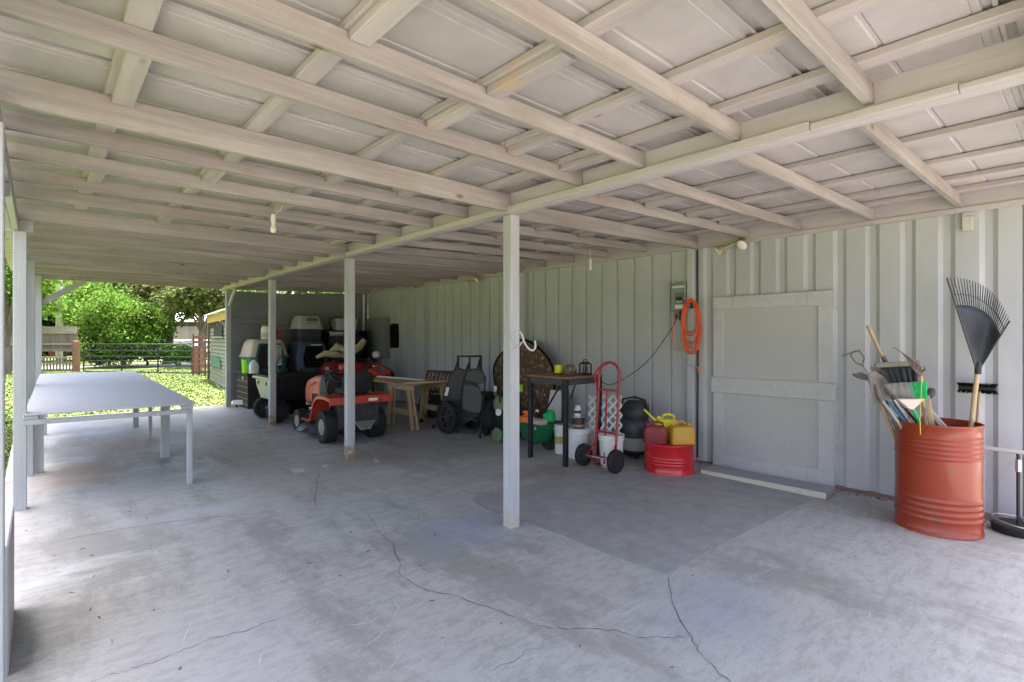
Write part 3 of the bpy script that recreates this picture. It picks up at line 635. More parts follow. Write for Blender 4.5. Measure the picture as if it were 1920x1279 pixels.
# hood
Mh = Matrix(((1, 0, 0, 0), (0, 0, 1, 0), (0, 1, 0, 0), (0, 0, 0, 1)))     # section plane x,z stacked on y
hood = obj('hood', loft(B(), [(0, .66, .66, .225, .25), (0, .67, .80, .235, .235), (0, .66, 1.0, .24, .225), (0, .63, 1.2, .235, .20), (0, .58, 1.31, .21, .17), (0, .55, 1.36, .17, .12), (0, .54, 1.375, .10, .06)], 28, 4.5, Mh), m_faded, MW, smooth=50)
obj('dash_shroud', loft(B(), [(0, .66, .48, .17, .22), (0, .665, .56, .215, .245), (0, .665, .655, .228, .248)], 28, 4.5, Mh), m_charcoal, MW, smooth=40)
for s in (-1, 1):
    for k in range(5): obj('vent_slot', box(B(), s*.236-.012, s*.236+.012, .72+k*.042, .742+k*.042, .50, .62), m_dark, hood)
    obj('hood_crease', bar(B(), (s*.243, .98, .74), (s*.240, .78, .80), .012, .012), m_oldred, hood)
for k in (-1, 1): obj('headlight', lathe(B(), [(.001, .02), (.04, .015), (.045, 0), (.045, -.02)], (k*.11, 1.365, .60), 'Y', 16), m_glassface, MW, smooth=True)
obj('front_grille', box(B(), -.13, .13, 1.362, 1.372, .44, .52), m_dark, MW)
# chassis, engine, deck
b_ = B(); box(b_, -.19, -.15, -.2, 1.25, .30, .36); box(b_, .15, .19, -.2, 1.25, .30, .36); box(b_, -.17, .17, -.15, .2, .26, .5); box(b_, -.33, .33, 1.10, 1.16, .17, .22); box(b_, -.03, .03, 1.0, 1.25, .2, .32); tube(b_, [(-.34, 0, .225), (.34, 0, .225)], .025); box(b_, -.3, .3, -.26, -.22, .22, .55)
obj('chassis', b_, m_darkmetal, MW)
b_ = B(); box(b_, -.15, .15, .75, 1.2, .36, .46); lathe(b_, [(.12, .36), (.12, .44)], (0, .95, 0), n=16); tube(b_, [(-.18, .8, .4), (-.2, .95, .38), (-.2, 1.1, .36)], .03)
tube(b_, [(-.17, .7, .42), (-.21, .72, .35), (-.2, .8, .31)], .012)
obj('engine', b_, m_metal, MW, smooth=30)
b_ = B(); loft(b_, [(-.03, .62, .08, .46, .30), (-.03, .62, .17, .47, .31), (-.03, .62, .20, .42, .27), (-.03, .62, .23, .25, .2)], 30, 2.8)
dk_ = obj('mower_deck', b_, m_vac, MW, smooth=35)
obj('discharge_chute', prism(B(), [(-.45, .45, .18), (-.45, .75, .18), (-.56, .70, .10), (-.56, .5, .10)], (0, 0, .012)), m_dark, dk_)
obj('hitch_plate', prism(B(), [(-.10, -.34, .30), (.22, -.34, .30), (.10, -.42, .20), (-.05, -.42, .20)], (0, 0, .012)), m_metal, MW)
# seat
b_ = B(); loft(b_, [(0, .0, .67, .19, .18), (0, .0, .70, .21, .20), (0, .0, .755, .205, .19), (0, .0, .77, .17, .15)], 24, 3.5)
obj('seat', b_, m_rubber, MW, smooth=40)
Ms = Matrix.Translation((0, -.20, .74)) @ Matrix.Rotation(R(12), 4, 'X') @ Mh
obj('seat_back', loft(B(), [(0, .12, -.035, .20, .13), (0, .12, -.02, .23, .16), (0, .12, .03, .225, .155), (0, .12, .045, .18, .12)], 24, 3.5, Ms), m_rubber, MW, smooth=40)
Mt = Matrix.Translation((0, .34, .90)) @ Matrix.Rotation(R(28), 4, 'X')
b_ = B(); tube(b_, [Mt @ Vector((.17*math.cos(a), .17*math.sin(a), 0)) for a in [2*math.pi*k/28 for k in range(28)]], .014, 8, closed=True)
for a in (.5, 2.6, 4.7): bar(b_, Mt @ Vector((0, 0, -.02)), Mt @ Vector((.16*math.cos(a), .16*math.sin(a), 0)), .03, .012)
tube(b_, [Mt @ Vector((0, 0, -.02)), (0, .5, .62)], .02); obj('steering_wheel', b_, m_dark, MW, smooth=40)
b_ = B(); tube(b_, [(-.25, .25, .64), (-.27, .27, .78), (-.28, .26, .84)], .010); ball(b_, (-.28, .26, .86), .025); tube(b_, [(.22, .45, .62), (.25, .42, .80)], .008); ball(b_, (.25, .42, .81), .02)
obj('control_lever', b_, m_dark, MW, smooth=True)
b_ = B(); tube(b_, [(-.16, .62, .88), (-.2, .52, 1.0), (-.16, .42, .99), (-.12, .5, .9)], .006, 6); tube(b_, [(-.05, .6, .9), (-.12, .45, 1.03), (-.22, .40, .97)], .005, 6); obj('cable', b_, m_dark, MW, smooth=True)

# ================================================================== DUMP CART
DC = thing('dump_cart', 'black dump cart with pale green tailgate behind the far middle post', 'garden cart', (3.4, 9.72, fz(9.7)), world=True)
z0 = fz(9.7)
b_ = B(); 
loft(b_, [(3.55, 9.72, z0+.36, .50, .28), (3.55, 9.72, z0+.5, .56, .33), (3.55, 9.72, z0+.76, .62, .37), (3.55, 9.72, z0+.78, .66, .40), (3.55, 9.72, z0+.80, .66, .40), (3.55, 9.72, z0+.78, .60, .36), (3.55, 9.72, z0+.5, .50, .28)], 28, 6)
obj('tub', b_, m_dark, DC, smooth=35)
tg = obj('tailgate', prism(B(), [(2.93, 9.34, z0+.74), (2.93, 10.10, z0+.74), (2.93, 10.08, z0+.60), (2.99, 10.0, z0+.38), (2.99, 9.44, z0+.38), (2.93, 9.36, z0+.60)], (-.03, 0, 0)), m_palegreen, DC, bevel=.01)
obj('tailgate_lip', box(B(), 2.86, 2.94, 9.28, 10.16, z0+.73, z0+.77), m_palegreen, tg, bevel=.01)
for y in (9.5, 9.94): obj('hand_hole', lathe(B(), [(.035, 0), (.035, .006)], (2.894, y, z0+.66), 'X', 16), m_dark, tg)
for y in (9.36, 10.06): wheel(DC, (3.05, y, z0+.19), .19, .10, rim=m_darkmetal, axis='Y')
b_ = B(); tube(b_, [(3.05, 9.36, z0+.19), (3.05, 10.06, z0+.19)], .016); bar(b_, (3.05, 9.45, z0+.2), (3.2, 9.5, z0+.38), .03, .03); bar(b_, (3.05, 9.95, z0+.2), (3.2, 9.9, z0+.38), .03, .03); bar(b_, (3.0, 9.7, z0+.24), (4.3, 9.7, z0+.30), .04, .04)
bar(b_, (4.2, 9.4, z0+.02), (4.2, 9.7, z0+.35), .04, .04); bar(b_, (4.2, 10.0, z0+.02), (4.2, 9.7, z0+.35), .04, .04)
obj('frame', b_, m_palegreen, DC)
obj('handle', tube(B(), [(3.35, 10.12, z0+.72), (3.30, 10.2, z0+.95), (3.34, 10.22, z0+1.08), (3.5, 10.2, z0+1.12)], .014), m_darkmetal, DC, smooth=True)
lab = obj('label_sticker', box(B(), 3.52, 3.66, 9.338, 9.342, z0+.26, z0+.32), m_paper, DC)
for k in range(5): obj('print_mark', box(B(), 3.54+k*.022, 3.553+k*.022, 9.3355, 9.3375, z0+.275, z0+.305), m_print, lab)
b_ = B(); loft(b_, [(3.55, 9.72, z0+.10, .45, .27), (3.55, 9.72, z0+.35, .47, .28)], 20, 6); obj('under_tray', b_, m_black, DC)

# ================================================================== FAR END: deck box, kennels, shelf
zf = fz(11.6)
DB = thing('deck_box', 'long dark brown rattan deck box against the far grey wall', 'storage box', (4.2, 11.7, zf), world=True)
obj('body', box(B(), 3.10, 5.30, 11.30, 12.10, zf, .80), m_rattan, DB, bevel=.01)
obj('lid', box(B(), 3.08, 5.32, 11.27, 12.12, .803, .845), m_rattan, DB, bevel=.012)
obj('lid_edge', box(B(), 3.2, 5.31, 11.262, 11.268, .825, .838), m_greyplastic, DB)
for k in range(5): obj('weave_band', box(B(), 3.094, 3.0995, 11.32, 12.08, .22+k*.115, .227+k*.115), m_tan, DB)
for k in range(28): obj('slat_panel', box(B(), 3.14+k*.0765, 3.205+k*.0765, 11.292, 11.2985, .19, .78), m_rattan, DB)
obj('latch_tag', lathe(B(), [(.03, 0), (.03, .012)], (3.085, 11.62, .745), 'X', 14), m_paper, DB)
def kennel(name, label, x0, x1, y0, y1, z0, z1, mt, mb, grill, mg=m_dark):
    k = thing(name, label, 'pet kennel', ((x0+x1)/2, (y0+y1)/2, z0), world=True); cx, cy, hx, hy = (x0+x1)/2, (y0+y1)/2, (x1-x0)/2, (y1-y0)/2; zm = z0+(z1-z0)*.48
    obj('lower_shell', loft(B(), [(cx, cy, z0, hx*.86, hy*.9), (cx, cy, z0+.02, hx*.9, hy*.93), (cx, cy, zm, hx, hy)], 32, 8), mb, k, smooth=30)
    obj('upper_shell', loft(B(), [(cx, cy, zm+.022, hx, hy), (cx, cy, z1-.08, hx*.84, hy*.88), (cx, cy, z1-.02, hx*.74, hy*.8), (cx, cy, z1, hx*.68, hy*.74)], 32, 8), mt, k, smooth=30)
    obj('rim_flange', loft(B(), [(cx, cy, zm, hx*1.06, hy*1.05), (cx, cy, zm+.02, hx*1.06, hy*1.05)], 32, 8), mt, k)
    if grill == 'door':
        pts = [(-.55, .12), (-.62, .45), (-.48, .84), (.48, .84), (.62, .45), (.55, .12)]
        yy = y0-.02
        fr = obj('door_frame', prism(B(), [(cx+hx*a*1.18, yy, z0+(z1-z0)*(b-.02 if b < .3 else b+.04 if b > .6 else b)) for a, b in pts], (0, .03, 0)), mb, k, bevel=.006)
        obj('door_opening', prism(B(), [(cx+hx*a, yy-.004, z0+(z1-z0)*b) for a, b in pts], (0, .003, 0)), mg, fr)
        b_ = B()
        for q in range(9): x = cx+hx*(-.5+q*.125); tube(b_, [(x, yy-.008, z0+(z1-z0)*.16), (x, yy-.008, z0+(z1-z0)*.8)], .0025, 5)
        for q in range(6): z = z0+(z1-z0)*(.18+q*.12); tube(b_, [(cx-hx*.52, yy-.009, z), (cx+hx*.52, yy-.009, z)], .0025, 5)
        obj('wire_door', b_, m_darkmetal, fr)
    else:
        for r_ in range(2):
            for q in range(9): x = cx+hx*(-.3+q*.1); zz = z1-.10-r_*.105; obj('vent_slot', box(B(), x, x+hx*.05, y0+hy*(.09-.03*r_)+.0, y0+hy*.2, zz-.035, zz+.045), m_dark, k)
    return k
K1 = kennel('pet_kennel', 'large dog kennel with beige top and teal base on the deck box', 3.14, 3.92, 11.32, 12.1, .848, 1.53, m_beige, m_teal, 'door')
pp = thing('paper_notice', 'creased grey paper notice taped to the beige dog kennel door', 'paper', (3.55, 11.28, 1.05), world=True)
obj('sheet', box(B(), 3.48, 3.74, 11.268, 11.272, 1.03, 1.40), mat('printed_paper', (.33, .33, .34), .8, var=.5, scale=25), pp)
obj('border', box(B(), 3.475, 3.745, 11.2735, 11.276, 1.0, 1.41), m_paper, pp)
K2 = kennel('pet_kennel', 'navy blue dog kennel standing on the deck box beside the beige one', 4.06, 4.80, 11.32, 12.1, .848, 1.485, m_navy, m_navy, 'door', m_black)
obj('kennel_label', box(B(), 4.36, 4.58, 11.292, 11.296, 1.40, 1.42), m_paper, K2)
K3 = kennel('pet_carrier', 'small pet carrier with light grey top stacked on the navy kennel', 4.16, 4.72, 11.5, 12.05, 1.487, 2.05, m_greyplastic, m_charcoal, 'slots')
jr = thing('storage_jar', 'white jar with brown lid on top of the beige dog kennel', 'jar', (3.62, 11.6, 1.532), world=True)
obj('body', lathe(B(), [(.001, 1.532), (.13, 1.532), (.14, 1.56), (.14, 1.74), (.12, 1.80)], (3.58, 11.6, 0), n=24), m_white, jr, smooth=True); obj('lid', lathe(B(), [(.13, 1.801), (.135, 1.85), (.001, 1.86)], (3.58, 11.6, 0), n=24), m_brown, jr, smooth=True)
obj('label', lathe(B(), [(.1415, 1.57), (.1415, 1.67)], (3.58, 11.6, 0), n=24), m_palegreen, jr)
cb = tag(obj('carton', box(B(), 3.74, 3.88, 11.5, 11.66, 1.532, 1.73), m_brown, bevel=.004), 'small dark brown carton beside the white jar on the kennel', 'box'); center(cb)
# lime pitcher, milk jug
pj = thing('pitcher', 'bright lime green plastic pitcher at the left end of the deck box', 'pitcher', (3.15, 11.55, .846), world=True)
obj('body', lathe(B(), [(.001, .846), (.085, .846), (.10, 1.12), (.085, 1.12), (.07, .88), (.001, .88)], (3.17, 11.62, 0), n=24), m_lime, pj, smooth=35)
obj('handle', tube(B(), [(3.21, 11.54, 1.10), (3.24, 11.49, 1.17), (3.22, 11.52, 1.20), (3.18, 11.58, 1.20), (3.16, 11.62, 1.12)], .014), m_lime, pj, smooth=True)
mj = thing('milk_jug', 'translucent white plastic jug beside the lime green pitcher', 'jug', (3.27, 11.38, .846), world=True)
obj('body', loft(B(), [(3.24, 11.37, .846, .088, .085), (3.24, 11.37, .99, .092, .088), (3.24, 11.37, 1.07, .07, .07), (3.24, 11.37, 1.13, .028, .028), (3.24, 11.37, 1.15, .028, .028)], 24, 4), m_white, mj, smooth=40); obj('cap', lathe(B(), [(.022, 1.151), (.022, 1.17)], (3.24, 11.37, 0), n=14), m_paper, mj)
# printed white strip
ws = thing('white_sign_board', 'long narrow white printed board low down beside the far corner post', 'board', (3.2, 11.5, zf), world=True)
A_, C_ = Vector((2.955, 11.80, .245)), Vector((3.62, 11.20, .235)); obj('board', bar(B(), A_, C_, .02, .095), m_white, ws)
nrm = Vector((-(C_-A_).y, (C_-A_).x, 0)).normalized()*-.0125
if nrm.y > 0: nrm = -nrm
for k in range(9): p = A_.lerp(C_, .25+k*.078)+nrm; obj('print_mark', bar(B(), p, p+(C_-A_)*.045, .003, .045*(.6+.4*(k % 3)/2)), mat('grey_print', (.3, .28, .28), .8), ws)
obj('foot', bar(B(), A_.lerp(C_, .08)-Vector((0, 0, .1)), A_.lerp(C_, .08)-Vector((0, 0, .047)), .03, .03), m_dark, ws)
obj('foot', bar(B(), A_.lerp(C_, .92)-Vector((0, 0, .1)), A_.lerp(C_, .92)-Vector((0, 0, .047)), .03, .03), m_dark, ws)
# shelf unit
SU = thing('shelf_unit', 'black shelf unit with a grey ledge in the far corner', 'shelf', (5.25, 11.75, zf), world=True)
for x in (4.86, 5.80): obj('side', box(B(), x, x+.03, 11.55, 12.1, zf, 1.70), m_dark, SU)
for z in (.55, 1.05, 1.36): obj('shelf', box(B(), 4.892, 5.798, 11.56, 12.1, z, z+.03), m_dark, SU)
obj('top', box(B(), 4.84, 5.84, 11.53, 12.12, 1.702, 1.735), m_dark, SU); obj('ledge', prism(B(), [(4.86, 11.525, 1.70), (5.22, 11.525, 1.70), (5.16, 11.525, 1.62), (4.88, 11.525, 1.62)], (0, -.02, 0)), m_greyplastic, SU)
obj('back', box(B(), 4.892, 5.798, 12.08, 12.10, zf, 1.05), m_dark, SU)
bn = tag(center(obj('clear_bin', loft(B(), [(5.33, 11.8, 1.737, .24, .18), (5.33, 11.8, 2.0, .28, .22), (5.33, 11.8, 2.01, .30, .24), (5.33, 11.8, 2.01, .27, .21), (5.33, 11.8, 1.76, .22, .16)], 24, 7), mat('cloudy_plastic', (.42, .42, .41), .3, var=.1), smooth=30)), 'cloudy plastic bin holding white bottles on top of the black shelf', 'bin')
tag(center(obj('bottle', lathe(B(), [(.001, 2.0), (.07, 2.0), (.07, 2.03), (.03, 2.06), (.03, 2.08), (.001, 2.08)], (5.30, 11.76, -.22), n=16), m_paper, smooth=True)), 'white bottle standing in the cloudy bin on the shelf', 'bottle')
bb = tag(center(obj('cloth_bag', loft(B(), [(5.45, 11.50, 1.08, .15, .1), (5.45, 11.50, 1.2, .17, .12), (5.45, 11.50, 1.60, .15, .12), (5.45, 11.50, 1.68, .10, .08)], 20, 3), mat('navy_cloth', (.012, .012, .03), .9, var=.4), smooth=50)), 'dark navy cloth bag hanging in front of the black shelf', 'bag')
tb = thing('stuffed_sack', 'lumpy tan cloth sack draped over the red machine at the far end', 'sack', (4.9, 10.5, 1.2), world=True)
b_ = B(); tube(b_, [(4.50, 10.6, 1.26), (4.62, 10.55, 1.38), (4.78, 10.52, 1.30), (4.95, 10.5, 1.29), (5.1, 10.5, 1.38), (5.2, 10.5, 1.52)], [.05, .085, .08, .09, .08, .06], 12); obj('cloth', b_, m_tan, tb, smooth=60)
b_ = B(); tube(b_, [(4.2, 10.6, 1.16), (4.35, 10.55, 1.24), (4.55, 10.5, 1.22), (4.75, 10.5, 1.18)], [.03, .06, .07, .04], 12); obj('cloth', b_, m_tan, tb, smooth=60)
wbq = tag(center(obj('white_jug', ball(B(), (5.40, 10.35, 1.20), .085, sc=(1, 1, 1)), m_white, smooth=True)), 'round white jug on the red machine beside the wall conduit', 'jug')
RM = thing('red_machine', 'glossy deep red rounded machine with black top behind the riding mower', 'machine', (4.8, 10.4, fz(10.4)), world=True)
Mz = Matrix.Identity(4)
obj('body', loft(B(), [(4.85, 10.45, .62, .52, .30), (4.85, 10.45, .70, .58, .34), (4.85, 10.45, .98, .58, .34), (4.85, 10.45, 1.06, .50, .28)], 32, 3), mat('deep_red', (.16, .006, .008), .3, var=.1, coat=.4), RM, smooth=45)
obj('front_cover', loft(B(), [(4.72, 10.18, .83, .22, .16), (4.72, 10.18, .86, .25, .19), (4.72, 10.18, 1.01, .25, .19), (4.72, 10.18, 1.05, .20, .15)], 28, 2.6), m_redgloss, RM, smooth=45)
obj('nose_cover', loft(B(), [(4.75, 10.15, .62, .12, .10), (4.75, 10.15, .74, .16, .13), (4.75, 10.15, .80, .12, .1)], 24, 2.5), m_redgloss, RM, smooth=45)
obj('top_deck', loft(B(), [(4.85, 10.42, 1.062, .40, .24), (4.85, 10.42, 1.12, .36, .2)], 24, 3), m_dark, RM, smooth=40)
obj('filler_cap', lathe(B(), [(.07, 1.055), (.07, 1.085), (.001, 1.09)], (4.66, 10.12, 0), n=18), m_greyplastic, RM, smooth=40)
b_ = B()
for x in (4.45, 5.25):
    for y in (10.2, 10.7): box(b_, x-.02, x+.02, y-.02, y+.02, fz(10.4), .64)
box(b_, 4.4, 5.3, 10.15, 10.75, .3, .36); obj('stand', b_, m_dark, RM)
sc_ = tag(center(obj('scoop', prism(B(), [(4.0, 10.9, .93), (4.3, 10.75, .92), (4.32, 10.70, .88), (4.0, 10.82, .85)], (0, .02, .02)), m_charcoal, bevel=.005)), 'grey plastic scoop lying behind the black dump cart', 'scoop')

# ================================================================== SAWHORSE TABLE AND BLOWER
def trestle(x, label):
    t = thing('sawhorse', label, 'sawhorse', (x, 7.7, fz(7.7)), group=None, world=True); z = fz(7.6)
    obj('beam', box(B(), x-.02, x+.02, 7.34, 8.12, .70, .785), m_woodz, t, bevel=.002)
    for y0, y1 in ((7.44, 7.27), (7.98, 8.06)):
        for s in (-1, 1): obj('leg', bar(B(), (x+s*.03, y0, .74), (x+s*.045, y1, z), .07, .028, up=(1, 0, 0)), m_woodz, t, bevel=.002)
    obj('stretcher', bar(B(), (x, 7.30, .34), (x, 8.05, .34), .09, .02, up=(1, 0, 0)), m_woodz, t)
trestle(4.47, 'weathered wooden sawhorse nearest the riding mower under the planks'); trestle(5.12, 'wooden sawhorse nearest the wall under the long planks')
for k, (x0, x1, y0, y1, lb_) in enumerate(((4.40, 4.60, 7.38, 9.6, 'brown plank nearest the riding mower on the sawhorses'), (4.62, 4.84, 7.42, 9.7, 'second plank from the mower on the sawhorses'), (4.86, 5.2, 7.45, 9.6, 'widest plank on the sawhorses under the blower'))):
    tag(center(obj('plank', box(B(), x0, x1, y0, y1, .787, .812), m_wood, bevel=.002)), lb_, 'plank')
tag(center(obj('plank', bar(B(), (4.36, 7.40, .83), (5.36, 7.30, .828), .09, .03), mat('light_plank', (.5, .34, .2), .7, var=.15, scale=8, stretch=(.1, 1, 1))), ), 'light brown board lying crosswise over the sawhorse planks', 'plank')
tag(center(obj('pipe', tube(B(), [(4.72, 9.4, .828), (4.95, 7.75, .828)], .016), m_white, smooth=True)), 'long white plastic pipe lying on the sawhorse planks', 'pipe')
LBw = thing('leaf_blower', 'red handheld leaf blower with grey nozzle lying on the planks', 'leaf blower', (4.9, 8.35, .813), world=True)
obj('nozzle', tube(B(), [(4.40, 8.80, .88), (4.72, 8.45, .90)], [.048, .055], 16), m_greyplastic.copy() if False else m_charcoal, LBw, smooth=40)
obj('housing', loft(B(), [(4.82, 8.33, .815, .09, .09), (4.82, 8.33, .86, .13, .12), (4.82, 8.33, .95, .12, .11), (4.82, 8.33, 1.0, .06, .06)], 20, 2.6), m_red, LBw, smooth=45)
obj('motor', loft(B(), [(5.05, 8.2, .815, .10, .10), (5.05, 8.2, .88, .12, .12), (5.05, 8.2, .93, .08, .08)], 20, 3), m_red, LBw, smooth=45)
obj('handle', tube(B(), [(4.85, 8.30, .97), (4.87, 8.26, 1.08), (4.96, 8.2, 1.06), (5.08, 8.15, .97), (5.14, 8.12, .90)], .022), m_red, LBw, smooth=True)
obj('grip', tube(B(), [(4.88, 8.26, 1.095), (4.98, 8.19, 1.075), (5.12, 8.12, .98), (5.20, 8.08, .88)], .012), m_dark, LBw, smooth=True)
obj('intake', lathe(B(), [(.08, 0), (.08, .06)], (5.14, 8.14, .87), 'X', 18), m_dark, LBw, smooth=40)
obj('knob', ball(B(), (4.80, 8.28, 1.06), .02), m_paper, LBw, smooth=True)
LBw.location += Vector((-.10, .85, 0)); LBw.scale = (.85,)*3
tag(center(obj('wing_knob', lathe(B(), [(.008, .83), (.008, .86), (.03, .87), (.03, .885), (.001, .89)], (5.15, 7.75, 0), n=12), m_dark, smooth=True)), 'small black wing knob standing on the plank end', 'knob')
TC = thing('tow_chainsaw', 'black power tool on the floor beneath the sawhorse planks', 'power tool', (5.5, 8.3, fz(8.3)), world=True)
obj('body', loft(B(), [(5.55, 8.2, .09, .2, .2), (5.55, 8.2, .3, .2, .2), (5.55, 8.2, .42, .15, .15), (5.55, 8.2, .5, .06, .06)], 18, 3), m_dark, TC, smooth=40); obj('handle', tube(B(), [(5.45, 8.3, .42), (5.45, 8.32, .55), (5.6, 8.15, .55), (5.62, 8.1, .42)], .02), m_dark, TC, smooth=True)
# brown slatted headboard leaning on the wall
def quad(TL, TR, BL, BR): return lambda u, v: TL.lerp(TR, u).lerp(BL.lerp(BR, u), v)
HB = thing('slatted_headboard', 'reddish brown slatted wooden crib end leaning on the container wall', 'headboard', onx(800, 778, 5.7), world=True)
Q = quad(onx(803, 696, 5.96), onx(847, 698, 5.96), onx(781, 777, 5.62), onx(822, 783, 5.62))
for a, c, w, nm in (((0, 0), (1, 0), .05, 'rail'), ((0, .0), (0, 1), .05, 'stile'), ((1, 0), (1, 1), .05, 'stile'), ((0, .44), (1, .44), .04, 'rail'), ((0, .76), (1, .76), .04, 'rail')):
    obj(nm, bar(B(), Q(*a), Q(*c), .03, w), m_brown, HB, bevel=.004)
for k in range(5): u = .17+k*.165; obj('slat', bar(B(), Q(u, .03), Q(u, .76), .014, .045, up=(0, 1, 0)), m_brown, HB)
obj('lower_panel', prism(B(), [Q(.04, .79), Q(.96, .79), Q(.96, .98), Q(.04, .98)], (.015, 0, 0)), mat('orange_brown_wood', (.28, .10, .03), .45, var=.15), HB)
for u in (0, 1): obj('leg', bar(B(), Q(u, 1), Q(u, 1)+Vector((-.03, 0, -.17)), .03, .04), m_brown, HB)
# casters / frame bits on the floor
CF = thing('bed_rail_frame', 'dark metal bed rail with casters lying on the floor by the cart', 'bed frame', fl(815, 795), world=True)
p0, p1 = fl(775, 765)+Vector((0, 0, .12)), fl(805, 795)+Vector((0, 0, .1)); obj('rail', bar(B(), p0, p1, .03, .03), m_darkmetal, CF)
for q in (fl(790, 792), fl(812, 803)): obj('caster', lathe(B(), [(.03, -.012), (.03, .012)], q+Vector((0, 0, .03)), 'X', 14), m_dark, CF, smooth=40)
obj('bracket', tube(B(), [fl(795, 795)+Vector((0, 0, .05)), fl(806, 800)+Vector((0, 0, .07)), fl(812, 803)+Vector((0, 0, .04)), fl(818, 794)+Vector((0, 0, .1))], .012), m_metal, CF, smooth=True)
# upright poly cart
PC = thing('poly_cart', 'black plastic yard cart tipped up on its spoked wheels against the wall', 'yard cart', fl(840, 806), world=True)
b_ = B(); TP = [(814, 797), (822, 768), (835, 730), (847, 698), (860, 690), (880, 696), (897, 722), (903, 752), (896, 782), (860, 803), (830, 803)]; cT = Vector((862, 752))
rg = []
for sc_q, dq in ((1.0, 8.44), (1.0, 8.48), (.93, 8.49), (.88, 8.7), (.7, 8.85), (.3, 8.88)): rg.append([b_.verts.new(atd(cT.x+(x-cT.x)*sc_q, cT.y+(y-cT.y)*sc_q, dq)) for x, y in TP])
for A, C in zip(rg, rg[1:]):
    for k in range(len(TP)): b_.faces.new((A[k], A[(k+1) % len(TP)], C[(k+1) % len(TP)], C[k]))
b_.faces.new(rg[-1]); b_.faces.new([b_.verts.new(atd(cT.x+(x-cT.x)*.97, cT.y+(y-cT.y)*.97, 8.46)) for x, y in TP])
obj('tray', b_, mat('cart_black', (.014, .015, .016), .38, var=.2, scale=3), PC, smooth=40, bevel=.01)
wheel(PC, (lambda p: (p.x, p.y, fz(p.y)+.25))(atd(838, 774, 8.22)), .25, .07, rim=m_spoke, axis='X', spokes=7, rimr=.76)
wheel(PC, (5.28, 6.85, fz(7.2)+.255), .25, .07, rim=m_spoke, axis='X', spokes=7, rimr=.76)
H_ = [atd(px, py, 8.6) for px, py in ((860, 742), (859, 668), (902, 668), (901, 712))]
obj('handle', tube(B(), H_, .024, 8), m_dark, PC, smooth=30); obj('handle_bar', bar(B(), atd(881, 668, 8.6), atd(880, 725, 8.6), .03, .03), m_dark, PC)
obj('handle_brace', bar(B(), atd(860, 672, 8.62), atd(846, 715, 8.55), .03, .02), m_dark, PC); obj('handle_brace', bar(B(), atd(880, 680, 8.62), atd(871, 705, 8.5), .03, .02), m_dark, PC); obj('handle_brace', bar(B(), atd(901, 672, 8.62), atd(893, 700, 8.5), .03, .02), m_dark, PC)
lbp = atd(838, 734, 8.18); obj('label_sticker', bar(B(), atd(840, 726, 8.42), atd(836, 742, 8.42), .05, .01, up=(.67, .74, 0)), m_paper, PC)
# folding chair
FC = thing('folding_chair', 'black folding chair standing folded in front of the tipped yard cart', 'folding chair', fl(882, 818), world=True)
d1, d2 = 7.72, 7.95
obj('front_frame', tube(B(), [fl(859, 811)+Vector((0, 0, .02)), atd(864, 745, d1+.02), atd(871, 705, d2), atd(876, 695, d2), atd(890, 692, d2), atd(905, 696, d2), atd(910, 708, d2), atd(907, 745, d1), fl(900, 822)+Vector((0, 0, .02))], .012, 8), m_darkmetal, FC, smooth=True)
obj('rear_frame', tube(B(), [fl(852, 806)+Vector((0, 0, .02)), atd(861, 765, d2), atd(867, 745, d2)], .011, 8), m_darkmetal, FC, smooth=True)
obj('rear_frame', tube(B(), [fl(893, 812)+Vector((0, 0, .02)), atd(898, 770, d2), atd(903, 745, d2)], .011, 8), m_darkmetal, FC, smooth=True)
n_ = Vector((SN, CS, 0))
obj('backrest', prism(B(), [atd(x, y, d2-.03) for x, y in ((872, 712), (874, 700), (880, 695), (892, 693), (903, 697), (908, 708), (907, 719), (898, 720), (885, 717))], n_*.02), m_charcoal, FC, bevel=.008)
obj('seat', prism(B(), [atd(x, y, d1-.02) for x, y in ((871, 722), (884, 721), (898, 727), (905, 742), (903, 770), (898, 776), (880, 773), (867, 767), (868, 740))], n_*.03), m_charcoal, FC, bevel=.01)
obj('crossbar', tube(B(), [atd(861, 783, d1+.03), atd(894, 789, d1+.03)], .009), m_darkmetal, FC, smooth=True)
for px, py in ((859, 811), (900, 822)): obj('foot_cap', lathe(B(), [(.016, 0), (.016, .05)], fl(px, py), n=10), m_rubber, FC)
obj('crossbar', tube(B(), [atd(862, 808, d2-.1), atd(893, 813, d2-.1)], .008), m_darkmetal, FC, smooth=True)
# black wheeled bag behind chair
WBG = thing('wheeled_bag', 'dark wheeled bag slumped behind the folding chair', 'bag', (5.5, 6.65, fz(6.6)), world=True)
obj('bag', loft(B(), [(5.45, 6.75, .09, .16, .32), (5.45, 6.75, .3, .18, .33), (5.52, 6.78, .52, .12, .25), (5.58, 6.8, .66, .05, .12)], 20, 2.6), mat('dark_blue_nylon', (.02, .022, .03), .7, var=.3), WBG, smooth=50)
obj('wheel', lathe(B(), [(.07, -.02), (.07, .02)], fl(912, 817)+Vector((0, 0, .07)), 'X', 18), m_dark, WBG, smooth=40)
